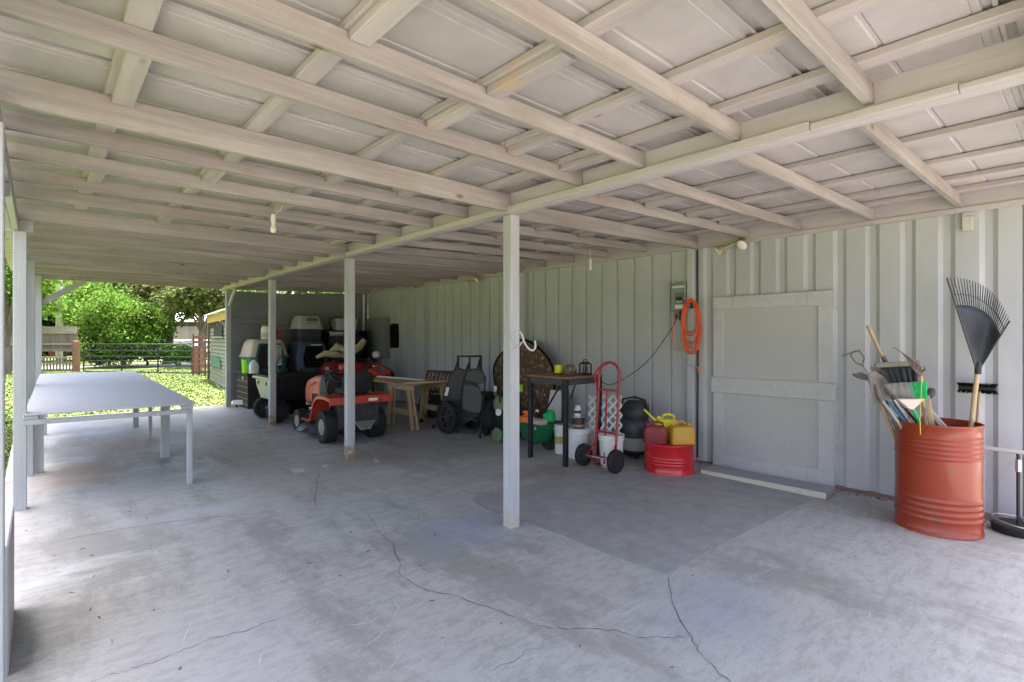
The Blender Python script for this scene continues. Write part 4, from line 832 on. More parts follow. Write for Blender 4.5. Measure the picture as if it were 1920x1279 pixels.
# camouflage disc
CB = thing('folded_blind', 'large round folded camouflage hunting blind leaning on the wall', 'hunting blind', (5.9, 6.3, fz(6.3)), world=True)
Rb = Matrix.Rotation(R(-6), 4, 'Y')
def blindR(a): return .72*(1+.04*math.sin(3*a+1)+.03*math.sin(5*a))
b_ = B(); ctr = Vector((5.93, 6.28, .80)); ring = []
for rr, dx in ((1, .0), (.93, -.03), (.7, -.05), (.4, -.045), (.15, -.06), (.01, -.06)):
    ring.append([b_.verts.new(ctr+Rb @ Vector((dx+random.uniform(-.008, .008), blindR(a)*rr*math.cos(a), blindR(a)*rr*math.sin(a)))) for a in [2*math.pi*k/40 for k in range(40)]])
for A, C in zip(ring, ring[1:]):
    for k in range(40): b_.faces.new((A[k], A[(k+1) % 40], C[(k+1) % 40], C[k]))
b_.faces.new(ring[0]); obj('cloth', b_, m_camo, CB, smooth=60)
obj('rim', tube(B(), [ctr+Rb @ Vector((0, blindR(a)*math.cos(a), blindR(a)*math.sin(a))) for a in [2*math.pi*k/40 for k in range(40)]], .018, 8, closed=True), m_black, CB, smooth=True)
obj('strap', tube(B(), [onx(985, 648, 5.9), onx(990, 640, 5.9), onx(998, 643, 5.9), onx(1000, 652, 5.9)], .025), m_black, CB, smooth=True)
# green push mower behind post
GM = thing('push_mower', 'olive and black push mower standing upright behind the nearest post', 'push mower', fl(940, 828), world=True)
g0 = fl(933, 829)
wheel(GM, g0+Vector((.0, .0, .105)), .105, .05, rim=m_olive, axis='X', tyre=m_olive); wheel(GM, fl(985, 828)+Vector((.1, .1, .10)), .10, .05, rim=m_olive, tyre=m_olive)
gc = atd(952, 790, 7.75)
obj('deck', loft(B(), [(gc.x, gc.y, .12, .12, .22), (gc.x, gc.y, .25, .15, .25), (gc.x, gc.y, .62, .14, .22), (gc.x, gc.y, .72, .08, .12)], 22, 3), m_dark, GM, smooth=45)
obj('side_cover', loft(B(), [(gc.x-.14, gc.y+.04, .50, .02, .10), (gc.x-.14, gc.y+.04, .62, .03, .12), (gc.x-.12, gc.y+.04, .70, .02, .05)], 18, 3), m_olive, GM, smooth=45)
obj('hub_disc', lathe(B(), [(.001, -.02), (.05, -.015), (.05, .01)], atd(935, 773, 7.45), 'X', 18), m_paper, GM, smooth=40)
obj('handle', tube(B(), [atd(937, 755, 7.6), atd(936, 705, 7.75), atd(944, 702, 7.75), atd(972, 702, 7.8), atd(975, 790, 7.6)], .011), m_darkmetal, GM, smooth=True)
obj('handle_clip', box(B(), -.02, .02, -.02, .02, -.05, .05, Matrix.Translation(atd(977, 728, 7.6))), m_lime, GM); obj('handle_clip', box(B(), -.015, .015, -.015, .015, -.04, .04, Matrix.Translation(atd(929, 729, 7.6))), m_white, GM)
# bar table
BT = thing('bar_table', 'tall square table with brown wood top and black steel legs', 'table', (4.96, 4.5, fz(4.5)), world=True)
x0, x1, y0, y1 = 4.63, 5.31, 4.18, 4.83
obj('top', box(B(), x0-.01, x1+.01, y0-.01, y1+.01, 1.062, 1.085), mat('walnut_top', (.22, .11, .06), .5, var=.2, scale=6, stretch=(1, .1, 1)), BT, bevel=.003)
for x in (x0+.025, x1-.025):
    for y in (y0+.025, y1-.025): obj('leg', box(B(), x-.026, x+.026, y-.026, y+.026, fz(y), 1.06), m_dark, BT, bevel=.003)
for a in (('apron', x0, x0+.03, y0+.055, y1-.055), ('apron', x1-.03, x1, y0+.055, y1-.055), ('apron', x0+.055, x1-.055, y0, y0+.03), ('apron', x0+.055, x1-.055, y1-.03, y1)):
    obj(a[0], box(B(), a[1], a[2], a[3], a[4], .985, 1.058), m_charcoal, BT)
# things on the table
yc = thing('yellow_tin', 'small bright yellow tin on the bar table', 'tin', (4.9, 4.62, 1.086), world=True)
obj('body', loft(B(), [(4.98, 4.62, 1.087, .045, .045), (4.98, 4.62, 1.20, .045, .045)], 20, 5), m_yellow, yc, smooth=30); obj('base', loft(B(), [(4.98, 4.60, 1.0865, .09, .06), (4.98, 4.60, 1.10, .08, .05)], 16, 3), m_dark, yc)
cp = thing('camouflage_cap', 'camouflage cap lying on the bar table next to the yellow tin', 'cap', (5.05, 4.45, 1.086), world=True)
obj('crown', loft(B(), [(5.05, 4.50, 1.087, .095, .085), (5.05, 4.49, 1.15, .09, .08), (5.04, 4.48, 1.20, .06, .055), (5.04, 4.48, 1.215, .02, .02)], 20, 2.2), m_hat, cp, smooth=60); obj('brim', prism(B(), [(4.98, 4.44, 1.10), (5.12, 4.40, 1.10), (5.10, 4.32, 1.09), (5.0, 4.33, 1.09)], (0, 0, .006)), m_hat, cp)
ln = thing('lantern', 'dark brown caged lantern on the right end of the bar table', 'lantern', (5.2, 4.35, 1.086), world=True)
lx, ly = 5.20, 4.36
obj('base', box(B(), lx-.06, lx+.06, ly-.06, ly+.06, 1.087, 1.105), m_dark, ln); obj('roof', loft(B(), [(lx, ly, 1.215, .065, .065), (lx, ly, 1.235, .05, .05), (lx, ly, 1.25, .03, .03)], 16, 6), mat('lantern_brown', (.05, .025, .015), .4), ln)
for sx in (-1, 1):
    for sy in (-1, 1): obj('bar', box(B(), lx+sx*.052-.006, lx+sx*.052+.006, ly+sy*.052-.006, ly+sy*.052+.006, 1.106, 1.214), m_dark, ln)
for k in range(3): obj('bar', box(B(), lx-.056, lx-.050, ly-.03+k*.03-.004, ly-.03+k*.03+.004, 1.106, 1.214), m_metal, ln)
obj('candle', lathe(B(), [(.035, 1.106), (.035, 1.19)], (lx, ly, 0), n=14), m_brown, ln, smooth=40); obj('handle', tube(B(), [(lx, ly-.03, 1.25), (lx, ly-.03, 1.275), (lx, ly+.03, 1.275), (lx, ly+.03, 1.25)], .006), m_dark, ln, smooth=True)
# spreader
SP = thing('seed_spreader', 'dark green seed spreader with black wheels under the bar table', 'spreader', fl(1030, 843), world=True)
w0 = fl(1029, 843)
wheel(SP, w0+Vector((.0, .0, .14)), .14, .055, rim=m_charcoal, axis='X'); wheel(SP, w0+Vector((.14, .42, .14)), .14, .055, rim=m_charcoal)
h0 = atd(1010, 812, 7.15)
obj('hopper', loft(B(), [(h0.x, h0.y, .14, .10, .13), (h0.x, h0.y, .22, .16, .20), (h0.x, h0.y, .40, .22, .27), (h0.x, h0.y, .41, .235, .285), (h0.x, h0.y, .42, .235, .285), (h0.x, h0.y, .40, .20, .25)], 26, 6), m_green, SP, smooth=35)
obj('print_mark', bar(B(), atd(1002, 803, 6.90), atd(1012, 804, 6.90), .004, .03), m_palegreen, SP)
obj('handle', tube(B(), [(h0.x+.05, h0.y+.02, .40), atd(1022, 772, 7.1), atd(1052, 720, 7.0), atd(1058, 705, 6.98)], .012), m_dark, SP, smooth=True)
obj('handle', tube(B(), [atd(1070, 748, 7.1), atd(1080, 718, 7.05)], .010), m_dark, SP, smooth=True)
def sprayb(label, m, c, h=.2, r=.05, capm=m_paper):
    t = thing('spray_bottle', label, 'bottle', c, world=True); z = c[2]
    obj('body', loft(B(), [(c[0], c[1], z, r, r), (c[0], c[1], z+h*.6, r, r), (c[0], c[1], z+h*.8, r*.4, r*.4), (c[0], c[1], z+h, r*.4, r*.4)], 18, 3), m, t, smooth=40); obj('trigger', loft(B(), [(c[0], c[1], z+h+.001, r*.5, r*.9), (c[0], c[1], z+h+.03, r*.4, r*.7)], 12, 3), capm, t)
sprayb('orange plastic bottle lying in the green spreader hopper', m_orangepl, (h0.x-.12, h0.y+.10, .41), .12, .09, m_orangepl)
sprayb('white capped spray bottle standing in the green spreader', m_dark, (h0.x+.02, h0.y+.05, .41), .13, .03)
tag(center(obj('seed_bag', loft(B(), [(h0.x+.08, h0.y-.12, .42, .06, .09), (h0.x+.08, h0.y-.12, .52, .07, .08), (h0.x+.1, h0.y-.12, .57, .03, .05)], 16, 3), m_broomgreen, smooth=50)), 'small green seed bag in the spreader hopper', 'bag')
tag(center(obj('seed_carton', box(B(), h0.x-.20, h0.x-.05, h0.y-.22, h0.y+.02, .405, .47), mat('pink_white_card', (.6, .45, .4), .8, var=.25, scale=30), bevel=.004)), 'pale printed carton at the front of the spreader', 'carton')
tag(center(obj('white_board', prism(B(), [onx(1032, 731, 5.9), onx(1054, 733, 5.9), onx(1056, 792, 5.75), onx(1022, 792, 5.75)], (.05, 0, 0)), m_white, bevel=.006)), 'white panel leaning against the camouflage blind behind the table', 'panel')
# buckets
def bucket(label, c, r=.148, h=.37, lid=True, handle=True, labelm=None, m=m_white):
    x, y = c[0], c[1]; z = fz(y); t = thing('bucket', label, 'bucket', (x, y, z), world=True)
    pr = [(.001, 0), (r*.86, 0), (r*.97, h*.82), (r*1.03, h*.83), (r*1.03, h*.87), (r, h*.88), (r, h*.93), (r*1.04, h*.94), (r*1.04, h)]
    pr += [(r*.2, h)] if lid else [(r*.96, h), (r*.82, .01), (.001, .01)]
    obj('body', lathe(B(), pr, (x, y, z), n=36), m, t, smooth=30)
    if lid: obj('lid', lathe(B(), [(r*1.05, h-.02), (r*1.06, h+.006), (r*.9, h+.012), (r*.88, h+.004), (.001, h+.004)], (x, y, z), n=36), m, t, smooth=30)
    if handle: obj('handle', tube(B(), [(x-r*.76+math.sin(0)*0, y+r*.73, z+h*.86)]+[(x-r*1.06*math.cos(a)-.01, y+r*1.06*math.sin(a), z+h*.86-.10*math.sin(abs(a-2.36)*0+(a-.78)/3.14*3.14)) for a in [.78-.1+k*.3-1.5 for k in range(1, 10)]], .003, 6), m_metal, t, smooth=True)
    if labelm: obj('label', lathe(B(), [(r*.915, h*.36), (r*.945, h*.62)], (x-.0015, y, z), n=36), labelm, t, smooth=40)
    return t
bk = fl(1086, 862); c1 = (bk.x+.10, bk.y+.10)
bucket('white bucket carrying a paint can and a spray can beneath the table', c1)
c2 = fl(1055, 853); bucket('white pail with an olive printed label beside the bar table leg', (c2.x+.09, c2.y+.09), .11, .37, labelm=mat('olive_label', (.35, .33, .08), .7, var=.3, scale=20))
c3 = fl(1150, 880); bucket('white bucket standing right behind the red hand truck', (c3.x+.12, c3.y+.12), .15, .38, lid=False, handle=False)
c4 = fl(1112, 855); bucket('white bucket half hidden behind the left rail of the hand truck', (c4.x+.16, c4.y+.15), .145, .37)
pz = fz(4.4)+.376
pc = thing('paint_can', 'dark labelled paint can on top of the white bucket', 'paint can', (c1[0], c1[1], pz), world=True)
obj('body', lathe(B(), [(.001, 0), (.082, 0), (.082, .14), (.001, .14)], (c1[0], c1[1], pz+.001), n=26), m_darkmetal, pc, smooth=30); obj('label', lathe(B(), [(.0835, .02), (.0835, .05)], (c1[0], c1[1], pz), n=26), mat('can_label', (.35, .2, .08), .6, var=.7, scale=30), pc, smooth=30); obj('rim', lathe(B(), [(.086, .138), (.086, .148), (.075, .148)], (c1[0], c1[1], pz), n=26), m_metal, pc, smooth=30)
sc2 = thing('spray_can', 'white spray can standing on the paint can', 'spray can', (c1[0]-.01, c1[1], pz+.15), world=True)
obj('body', lathe(B(), [(.001, 0), (.042, 0), (.042, .10), (.03, .115), (.03, .14), (.001, .14)], (c1[0]-.01, c1[1], pz+.15), n=20), m_white, sc2, smooth=30); obj('label', lathe(B(), [(.0435, .04), (.0435, .075)], (c1[0]-.01, c1[1], pz+.15), n=20), m_print, sc2, smooth=30)
# white lattice
LT = thing('lattice_panel', 'small white diamond lattice panel behind the red hand truck', 'lattice', (5.35, 4.2, .4), world=True)
Ql = quad(onx(1104, 742, 5.30), onx(1166, 742, 5.36), onx(1104, 812, 5.26), onx(1166, 818, 5.32)); 
for k in range(-4, 5):
    for s in (1, -1):
        pts = []
        for t in (0, 1):
            pass
        a = k/4
        # slat u = a + v*s clipped to 0..1
        v0, v1 = 0, 1; u0, u1 = (a, a+1) if s > 0 else (a+1, a)
        if s > 0:
            if u0 < 0: v0 = -u0; u0 = 0
            if u1 > 1: v1 = 1-(u1-1); u1 = 1
        else:
            if u0 > 1: v0 = u0-1; u0 = 1
            if u1 < 0: v1 = 1+u1; u1 = 0
        if v1-v0 > .12:
            dx = Vector((.006*s, 0, 0)); obj('slat', bar(B(), Ql(u0, v0)+dx, Ql(u1, v1)+dx, .008, .028, up=(1, 0, 0)) if False else bar(B(), Ql(u0, v0)+dx, Ql(u1, v1)+dx, .026, .008, up=(1, 0, 0)), m_white, LT)
# hand truck
HT = thing('hand_truck', 'red two wheeled hand truck standing in front of the buckets', 'hand truck', (4.95, 3.88, fz(3.9)), world=True)
mr_ = mat('hand_truck_red', (.38, .02, .03), .35, var=.12, scale=6, c2=(.22, .02, .02), c2amt=.35, coat=.2)
ya, yb = 4.02, 3.72; z = fz(3.9)
arc = [(4.98+.08, (ya+yb)/2+(ya-yb)/2*math.cos(a), 1.12+.14*math.sin(a)) for a in [math.pi*k/10 for k in range(11)]]
obj('frame', tube(B(), [(4.97, ya, z+.04)]+arc+[(4.97, yb, z+.04)], .0145, 10), mr_, HT, smooth=True)
obj('grip_loop', tube(B(), [(5.03, ya+.01, .80), (5.06, ya+.03, .95), (5.0, ya+.04, 1.10), (5.02, ya-.03, 1.20), (5.06, ya-.13, 1.245)], .012, 8), mr_, HT, smooth=True)
for zz in (.93, .43, .13): obj('crossbar', bar(B(), (4.975+zz*.07, ya, zz), (4.975+zz*.07, yb, zz), .03, .025), mr_, HT, bevel=.003)
obj('center_bar', tube(B(), [(5.03, 3.885, .93), (4.98, 3.885, z+.04)], .011, 8), mr_, HT, smooth=True)
for y, yw in ((ya, 4.10), (yb, 3.63)):
    obj('wheel_bracket', bar(B(), (4.98, y, .30), (4.86, y+(yw-y)*.5, z+.135), .025, .012), mr_, HT); obj('wheel_bracket', bar(B(), (4.97, y, z+.06), (4.86, y+(yw-y)*.5, z+.135), .025, .012), mr_, HT)
    wheel(HT, (4.86, yw, z+.135), .134, .075, rim=m_darkmetal, axis='Y')
obj('axle', tube(B(), [(4.86, 4.12, z+.135), (4.86, 3.60, z+.135)], .009), m_metal, HT, smooth=True)
obj('nose_plate', box(B(), 4.98, 5.14, 3.70, 4.05, z+.012, z+.02), mr_, HT, bevel=.002)
# shop vacuum
v0 = fl(1192, 862)
SV = thing('shop_vacuum', 'grey shop vacuum with black caster base between the buckets and the red drum', 'vacuum', (v0.x+.15, v0.y+.12, fz(v0.y)), world=True)
vx, vy, vz = v0.x+.15, v0.y+.12, fz(v0.y)
obj('tank', lathe(B(), [(.001, .09), (.15, .09), (.165, .12), (.175, .26)], (vx, vy, vz), n=32), m_greyplastic, SV, smooth=35)
obj('motor_head', lathe(B(), [(.18, .262), (.20, .28), (.205, .38), (.19, .46), (.16, .49), (.001, .49)], (vx, vy, vz), n=32), m_vac, SV, smooth=40)
obj('head_label', lathe(B(), [(.207, .31), (.207, .35)], (vx, vy, vz), n=32), m_charcoal, SV, smooth=40)
obj('base', lathe(B(), [(.17, .05), (.19, .07), (.17, .095)], (vx, vy, vz), n=24), m_dark, SV, smooth=40)
for a in (.6, 2.2, 3.8, 5.4): obj('caster', lathe(B(), [(.035, -.015), (.035, .015)], (vx+.16*math.cos(a), vy+.16*math.sin(a), vz+.036), 'X', 14), m_dark, SV, smooth=40)
b_ = B(); loft(b_, [(vx, vy, vz+.492, .14, .16), (vx, vy, vz+.55, .17, .19), (vx+.02, vy, vz+.66, .15, .17), (vx+.04, vy, vz+.72, .08, .10)], 22, 2.6)
for v in b_.verts: v.co += Vector([random.uniform(-.008, .008) for _ in range(3)])
obj('hose_cover', b_, m_charcoal, SV, smooth=60)
obj('carry_handle', tube(B(), [(vx-.1, vy+.15, vz+.60), (vx-.08, vy+.12, vz+.74), (vx, vy, vz+.77), (vx+.0, vy-.16, vz+.74), (vx-.02, vy-.20, vz+.58)], .013), m_dark, SV, smooth=True)
tag(center(obj('power_cord', tube(B(), smooth([onx(1270, 593, 6.09), onx(1262, 612, 6.07), onx(1245, 637, 6.06), onx(1225, 665, 6.04), onx(1200, 690, 6.02), onx(1172, 709, 6.0), onx(1150, 720, 5.95), onx(1138, 721, 5.8), onx(1128, 716, 5.6), (5.34, 4.45, 1.00)], 4), .0055, 6), m_dark, smooth=True)), 'thin dark power cord sagging from the outlet to the bar table', 'cord')

# ================================================================== RED DRUM AND FUEL CANS
def drum(name, label, c, r, h, bands, m, open_=False, dent=False):
    x, y = c; z = fz(y); t = thing(name, label, 'drum', (x, y, z), world=True)
    pr = [(.001, .004), (r*.99, .004), (r*1.012, .0), (r*1.012, .012), (r*.985, .02)]; zz = .03
    for b0, b1, n in bands:
        pr.append((r*.985, b0))
        for k in range(n):
            q = b0+(b1-b0)*(k+.5)/n; w = (b1-b0)/n
            pr += [(r*.985, q-w*.32), (r*1.0, q-w*.16), (r*1.004, q), (r*1.0, q+w*.16), (r*.985, q+w*.32)]
        pr.append((r*.985, b1))
    pr += [(r*.985, h-.022), (r*1.012, h-.014), (r*1.014, h-.004), (r*1.0, h)]
    pr += [(r*.985, h), (r*.975, h-.02), (r*.965, .03), (.001, .03)] if open_ else [(r*.97, h-.004), (r*.96, h-.014), (.001, h-.012)]
    b_ = lathe(B(), pr, (x, y, z), n=72)
    for v in b_.verts:
        a = math.atan2(v.co.y-y, v.co.x-x); f = 1+.004*math.sin(3*a+v.co.z*5)+.002*math.sin(9*a+2*v.co.z)
        if dent and v.co.z > z+h-.10:
            da = (a-dent+math.pi) % (2*math.pi)-math.pi; f -= .05*math.exp(-(da/.16)**2)*(v.co.z-(z+h-.10))/.1
        v.co.x = x+(v.co.x-x)*f; v.co.y = y+(v.co.y-y)*f
    obj('shell', b_, m, t, smooth=50); return t
RD = drum('half_drum', 'short glossy red half drum beside the container door', (5.47, 3.32), .282, .335, [(.09, .19, 3)], m_drum, dent=math.atan2(-.8, -.9)+.1)
ztop = fz(3.3)+.325
def jerry(name, label, c, w, dpt, h, m, ang, handle=True, spout=None, cap=m_dark):
    t = thing(name, label, 'fuel can', c, R(ang)); 
    obj('body', loft(B(), [(0, 0, 0, w*.47, dpt*.45), (0, 0, .012, w/2, dpt/2), (0, 0, h*.80, w/2, dpt/2), (0, 0, h*.94, w*.46, dpt*.44), (0, 0, h, w*.36, dpt*.34)], 28, 7), m, t, smooth=35)
    obj('handle', tube(B(), [(-w*.38, 0, h*.90), (-w*.34, 0, h*1.15), (-w*.12, 0, h*1.22), (w*.12, 0, h*1.18), (w*.20, 0, h*.97)], [.012, .014, .014, .014, .012]), m, t, smooth=True)
    obj('cap', lathe(B(), [(.026, h-.005), (.026, h+.03), (.001, h+.032)], (w*.33, 0, 0), n=16), cap, t, smooth=35)
    for s in (-1, 1): obj('rib', box(B(), -w*.36, w*.36, s*(dpt/2+.001)-.003, s*(dpt/2+.001)+.003, h*.12, h*.14), m, t)
    if spout: obj('spout', tube(B(), spout, [.016, .012], 10), cap, t, smooth=40)
    return t
jerry('fuel_can', 'weathered dark red fuel can at the front of the red drum', (5.30, 3.40, ztop-.001), .25, .15, .205, m_oldred, -46+180, cap=m_oldred)
jerry('fuel_can', 'ochre yellow fuel can on the right side of the red drum', (5.50, 3.18, ztop-.001), .27, .19, .215, m_ochre, -38, cap=m_ochre)
jerry('fuel_can', 'bright yellow fuel can with raised spout behind the red one', (5.60, 3.44, ztop-.001), .26, .17, .25, m_yellow, -46+180, spout=[(.10, 0, .2), (.26, 0, .36)], cap=m_yellow)

# ================================================================== BARREL WITH TOOLS
bx_, by_ = 5.579, .874
drum('steel_barrel', 'tall faded orange steel barrel full of garden tools by the container wall', (bx_, by_), .2925, .885, [(.10, .30, 4), (.60, .795, 5)], m_barrel, open_=True)
inb = lambda dx=0, dy=0, z=.25: Vector((bx_+dx, by_+dy, z))
dB = 4.45
# leaf rake
LR = thing('leaf_rake', 'black fan leaf rake standing head up in the orange barrel', 'leaf rake', inb(), world=True)
ap = atd(1834, 690, 4.30); obj('handle', tube(B(), [inb(.1, -.12, .12), atd(1822, 790, 4.34), ap], .017, 12), m_woodz, LR, smooth=True)
def rk(u, v):   # u across fan, v along (0 apex, 1 tips)
    P0, P1, P2 = Vector((1776, 522)), Vector((1862, 516)), Vector((1893, 602)); q = (1-u)**2*P0+2*u*(1-u)*P1+u*u*P2
    a = Vector((1830+8*u, 690)); p = a+(q-a)*v; return atd(p.x, p.y, 4.30-.10*v+.16*math.sin(math.pi*u)*v-(.09*max(0, v-.85)/.15))
b_ = B(); n1 = 30
rows = [[b_.verts.new(rk(u/n1, v)) for u in range(n1+1)] for v in (0.0, .08, .2, .35, .5, .62, .70)]
for i in range(6):
    for k in range(n1): b_.faces.new((rows[i][k], rows[i][k+1], rows[i+1][k+1], rows[i+1][k]))
o = obj('fan_plate', b_, m_rakepl, LR, smooth=60); md = o.modifiers.new('thickness', 'SOLIDIFY'); md.thickness = .006
for k in range(0, 27): obj('tine', tube(B(), [rk(k/26, .66), rk(k/26, .85), rk(k/26, 1.0)], [.0042, .0038, .003], 5), m_rakepl, LR)
obj('tie_band', tube(B(), [rk(k/20, .82)+Vector((-.003, 0, 0)) for k in range(21)], .003, 5), m_rakepl, LR, smooth=True)
for k in range(9): obj('rib', tube(B(), [rk(.08+k*.105, .08)-Vector((.004, 0, 0)), rk(.08+k*.105, .5)-Vector((.004, 0, 0))], .005, 5), m_rakepl, LR)
for u in (0, 1): obj('edge_rib', tube(B(), [rk(u, .0), rk(u, .5), rk(u, 1)], .007, 6), m_rakepl, LR, smooth=True)
obj('socket', lathe(B(), [(.022, -.05), (.024, .03), (.01, .05)], ap, n=12), m_rakepl, LR, smooth=True)
# hoe
HO = thing('stirrup_hoe', 'stirrup hoe with rusty blade leaning furthest left in the orange barrel', 'hoe', inb(), world=True)
obj('shaft', tube(B(), [inb(-.05, .1, .3), atd(1632, 706, 4.75), atd(1620, 686, 4.78)], .011), m_metal, HO, smooth=True)
obj('stirrup', tube(B(), [atd(p[0], p[1], 4.78) for p in ((1619, 686), (1604, 680), (1595, 667), (1598, 660), (1611, 657), (1621, 671), (1617, 682))], .006), m_rusttool, HO, smooth=True)
obj('blade', bar(B(), atd(1579, 667, 4.78), atd(1612, 657, 4.78), .03, .005, up=(.3, .3, 1)), m_rusttool, HO)
WH = thing('wooden_rod', 'bare wooden tool handle pointing up left out of the barrel', 'tool handle', inb(), world=True)
obj('handle', tube(B(), [inb(.1, .1, .2), atd(1662, 684, 4.78), atd(1627, 610, 4.85)], .0155, 12), m_woodz, WH, smooth=True); obj('ferrule', tube(B(), [atd(1664, 684, 4.77), atd(1655, 668, 4.79)], .018, 12), m_rusttool, WH, smooth=True)
MT = thing('mattock', 'rusty mattock head sticking out left of the barrel', 'mattock', inb(), world=True)
obj('head', prism(B(), [atd(p[0], p[1], 4.72) for p in ((1601, 701), (1612, 700), (1617, 698), (1628, 704), (1628, 714), (1616, 711), (1604, 706))], n_*.03), m_rusttool, MT, bevel=.003); obj('handle', tube(B(), [inb(-.1, .12, .3), atd(1628, 708, 4.74)], .014), m_woodz, MT, smooth=True)
def shovel(label, poly, d, m, hp, ridge=None):
    t = thing('shovel', label, 'shovel', inb(), world=True); c = Vector((sum(p[0] for p in poly)/len(poly), sum(p[1] for p in poly)/len(poly)))
    b_ = B(); rim = [b_.verts.new(atd(p[0], p[1], d)) for p in poly]; mid = [b_.verts.new(atd(c.x+(p[0]-c.x)*.5, c.y+(p[1]-c.y)*.5, d+.045)) for p in poly]; ce = b_.verts.new(atd(c.x, c.y, d+.055)); n = len(poly)
    for k in range(n): b_.faces.new((rim[k], rim[(k+1) % n], mid[(k+1) % n], mid[k])); b_.faces.new((mid[k], mid[(k+1) % n], ce))
    o = obj('blade', b_, m, t, smooth=60); q = o.modifiers.new('thickness', 'SOLIDIFY'); q.thickness = .004
    obj('socket', tube(B(), hp, [.014, .018, .012][:len(hp)]), m, t, smooth=True); return t
shovel('mud stained pointed spade with its blade up at the left of the barrel', [(1628, 702), (1640, 695), (1656, 705), (1664, 722), (1672, 748), (1660, 754), (1640, 756), (1633, 735)], 4.55, m_spade, [inb(-.08, .05, .4), atd(1650, 745, 4.55), atd(1643, 722, 4.56)])
shovel('brown shovel blade tucked behind the spade in the barrel', [(1632, 686), (1650, 690), (1668, 708), (1678, 724), (1664, 728), (1648, 712), (1637, 700)], 4.66, m_rusttool, [inb(-.02, .08, .4), atd(1665, 722, 4.66), atd(1655, 708, 4.66)])
SS = thing('scoop_shovel', 'ribbed black scoop shovel standing at the back of the barrel', 'scoop shovel', inb(), world=True)
Qs = quad(atd(1640, 684, 4.72), atd(1722, 680, 4.56), atd(1662, 719, 4.66), atd(1722, 716, 4.50))
sp_ = obj('pan', prism(B(), [Qs(0, 0), Qs(1, 0), Qs(1, 1), Qs(0, 1)], n_*.012), m_charcoal, SS)
for k in range(5): obj('groove_bar', bar(B(), Qs(.28+k*.155, .22)-n_*.012, Qs(.28+k*.155, .95)-n_*.012, .03, .018), m_darkmetal, SS, bevel=.008)
obj('lip', bar(B(), Qs(-.02, .02)-n_*.015, Qs(1.02, .02)-n_*.015, .02, .045), m_spade, SS, bevel=.004); obj('shaft', tube(B(), [inb(.08, .0, .2), Qs(.5, 1)+n_*.02], .015), m_woodz, SS, smooth=True)
FK = thing('cultivator_fork', 'curved tan tine cultivator above the green broom in the barrel', 'garden fork', inb(), world=True)
for k in range(5):
    sx, sy = 6.5*k, 9*k
    obj('tine', tube(B(), [atd(1727, 706, 4.38), atd(1712+sx*.5+k, 690+k*1.5, 4.36), atd(1702+k*8, 672+k*5.5, 4.33), atd(1690+k*11, 660+k*8, 4.31), atd(1674+k*15, 651+k*9, 4.29)], [.008, .0075, .007, .006, .003], 6), m_rusttool, FK, smooth=True)
obj('tang', tube(B(), [atd(1729, 745, 4.40), atd(1727, 704, 4.38)], .012), m_woodz, FK, smooth=True); obj('handle', tube(B(), [inb(0, 0, .2), atd(1729, 745, 4.40)], .014), m_woodz, FK, smooth=True)
BR = thing('broom', 'green and grey bristle broom upside down at the front of the barrel', 'broom', inb(), world=True)
Qb = quad(atd(1660, 720, 4.32), atd(1735, 716, 4.20), atd(1680, 746, 4.30), atd(1734, 747, 4.20))
def bristles(u0, u1, m, n):
    b_ = B()
    for k in range(n):
        u = u0+(u1-u0)*k/(n-1)
        for j in range(3):
            off = n_*(-.018+.018*j); a = Qb(u+random.uniform(-.015, .015), 1)+off; c = Qb(u+random.uniform(-.05, .02), random.uniform(-.04, .1))+off
            tube(b_, [a, c], [.005, .0025], 4, cap=False)
    return b_
obj('bristles', bristles(0, .62, m_broomgrey, 46), m_broomgrey, BR); obj('bristles', bristles(.60, 1, m_broomgreen, 30), m_broomgreen, BR)
obj('cap', prism(B(), [atd(p[0], p[1], 4.18) for p in ((1684, 749), (1735, 748), (1716, 766), (1712, 769), (1704, 766))], n_*.05), m_beige, BR, bevel=.004)
obj('handle', tube(B(), [inb(-.02, -.05, .3), atd(1722, 788, 4.30), atd(1710, 764, 4.22)], .013), m_broomgreen, BR, smooth=True)
tag(center(obj('wooden_lath', bar(B(), inb(-.12, -.05, .35), atd(1738, 742, 4.26), .035, .012, up=(1, 0, 0)), m_woodz, bevel=.002)), 'flat pale wooden lath at the front of the barrel below the broom', 'lath')
tag(center(obj('wooden_stake', bar(B(), inb(.0, -.16, .66), atd(1738, 765, 4.36), .035, .016, up=(1, 0, 0)), m_cream, bevel=.002)), 'short pale stake slanting right inside the barrel rim', 'stake')
for px, py, m, lb2 in ((1668, 754, m_blue, 'blue tool handle slanting left out of the barrel'), (1676, 750, m_metal, 'silver metal tool shaft slanting left in the barrel'), (1655, 752, m_greyplastic, 'grey tool handle nearest the left rim of the barrel'), (1690, 758, m_dark, 'black tool handle behind the green broom handle')):
    tag(center(obj('tool_handle', tube(B(), [inb(-.06, .02, .35), atd(px+28, 790, 4.42), atd(px, py, 4.42)], .011), m, smooth=True)), lb2, 'tool handle')
for px, py, m, lb2, dx_ in ((1662, 766, m_dark, 'thin black rod leaning left just above the barrel rim', 12), (1700, 770, m_woodz, 'wooden shaft between the black handle and the broom cap', 8), (1683, 762, m_blue, 'second blue handle next to the silver shaft', 14)):
    tag(center(obj('tool_handle', tube(B(), [inb(-.02, .06, .35), atd(px+dx_, 790, 4.5), atd(px, py-14, 4.55)], .010), m, smooth=True)), lb2, 'tool handle')
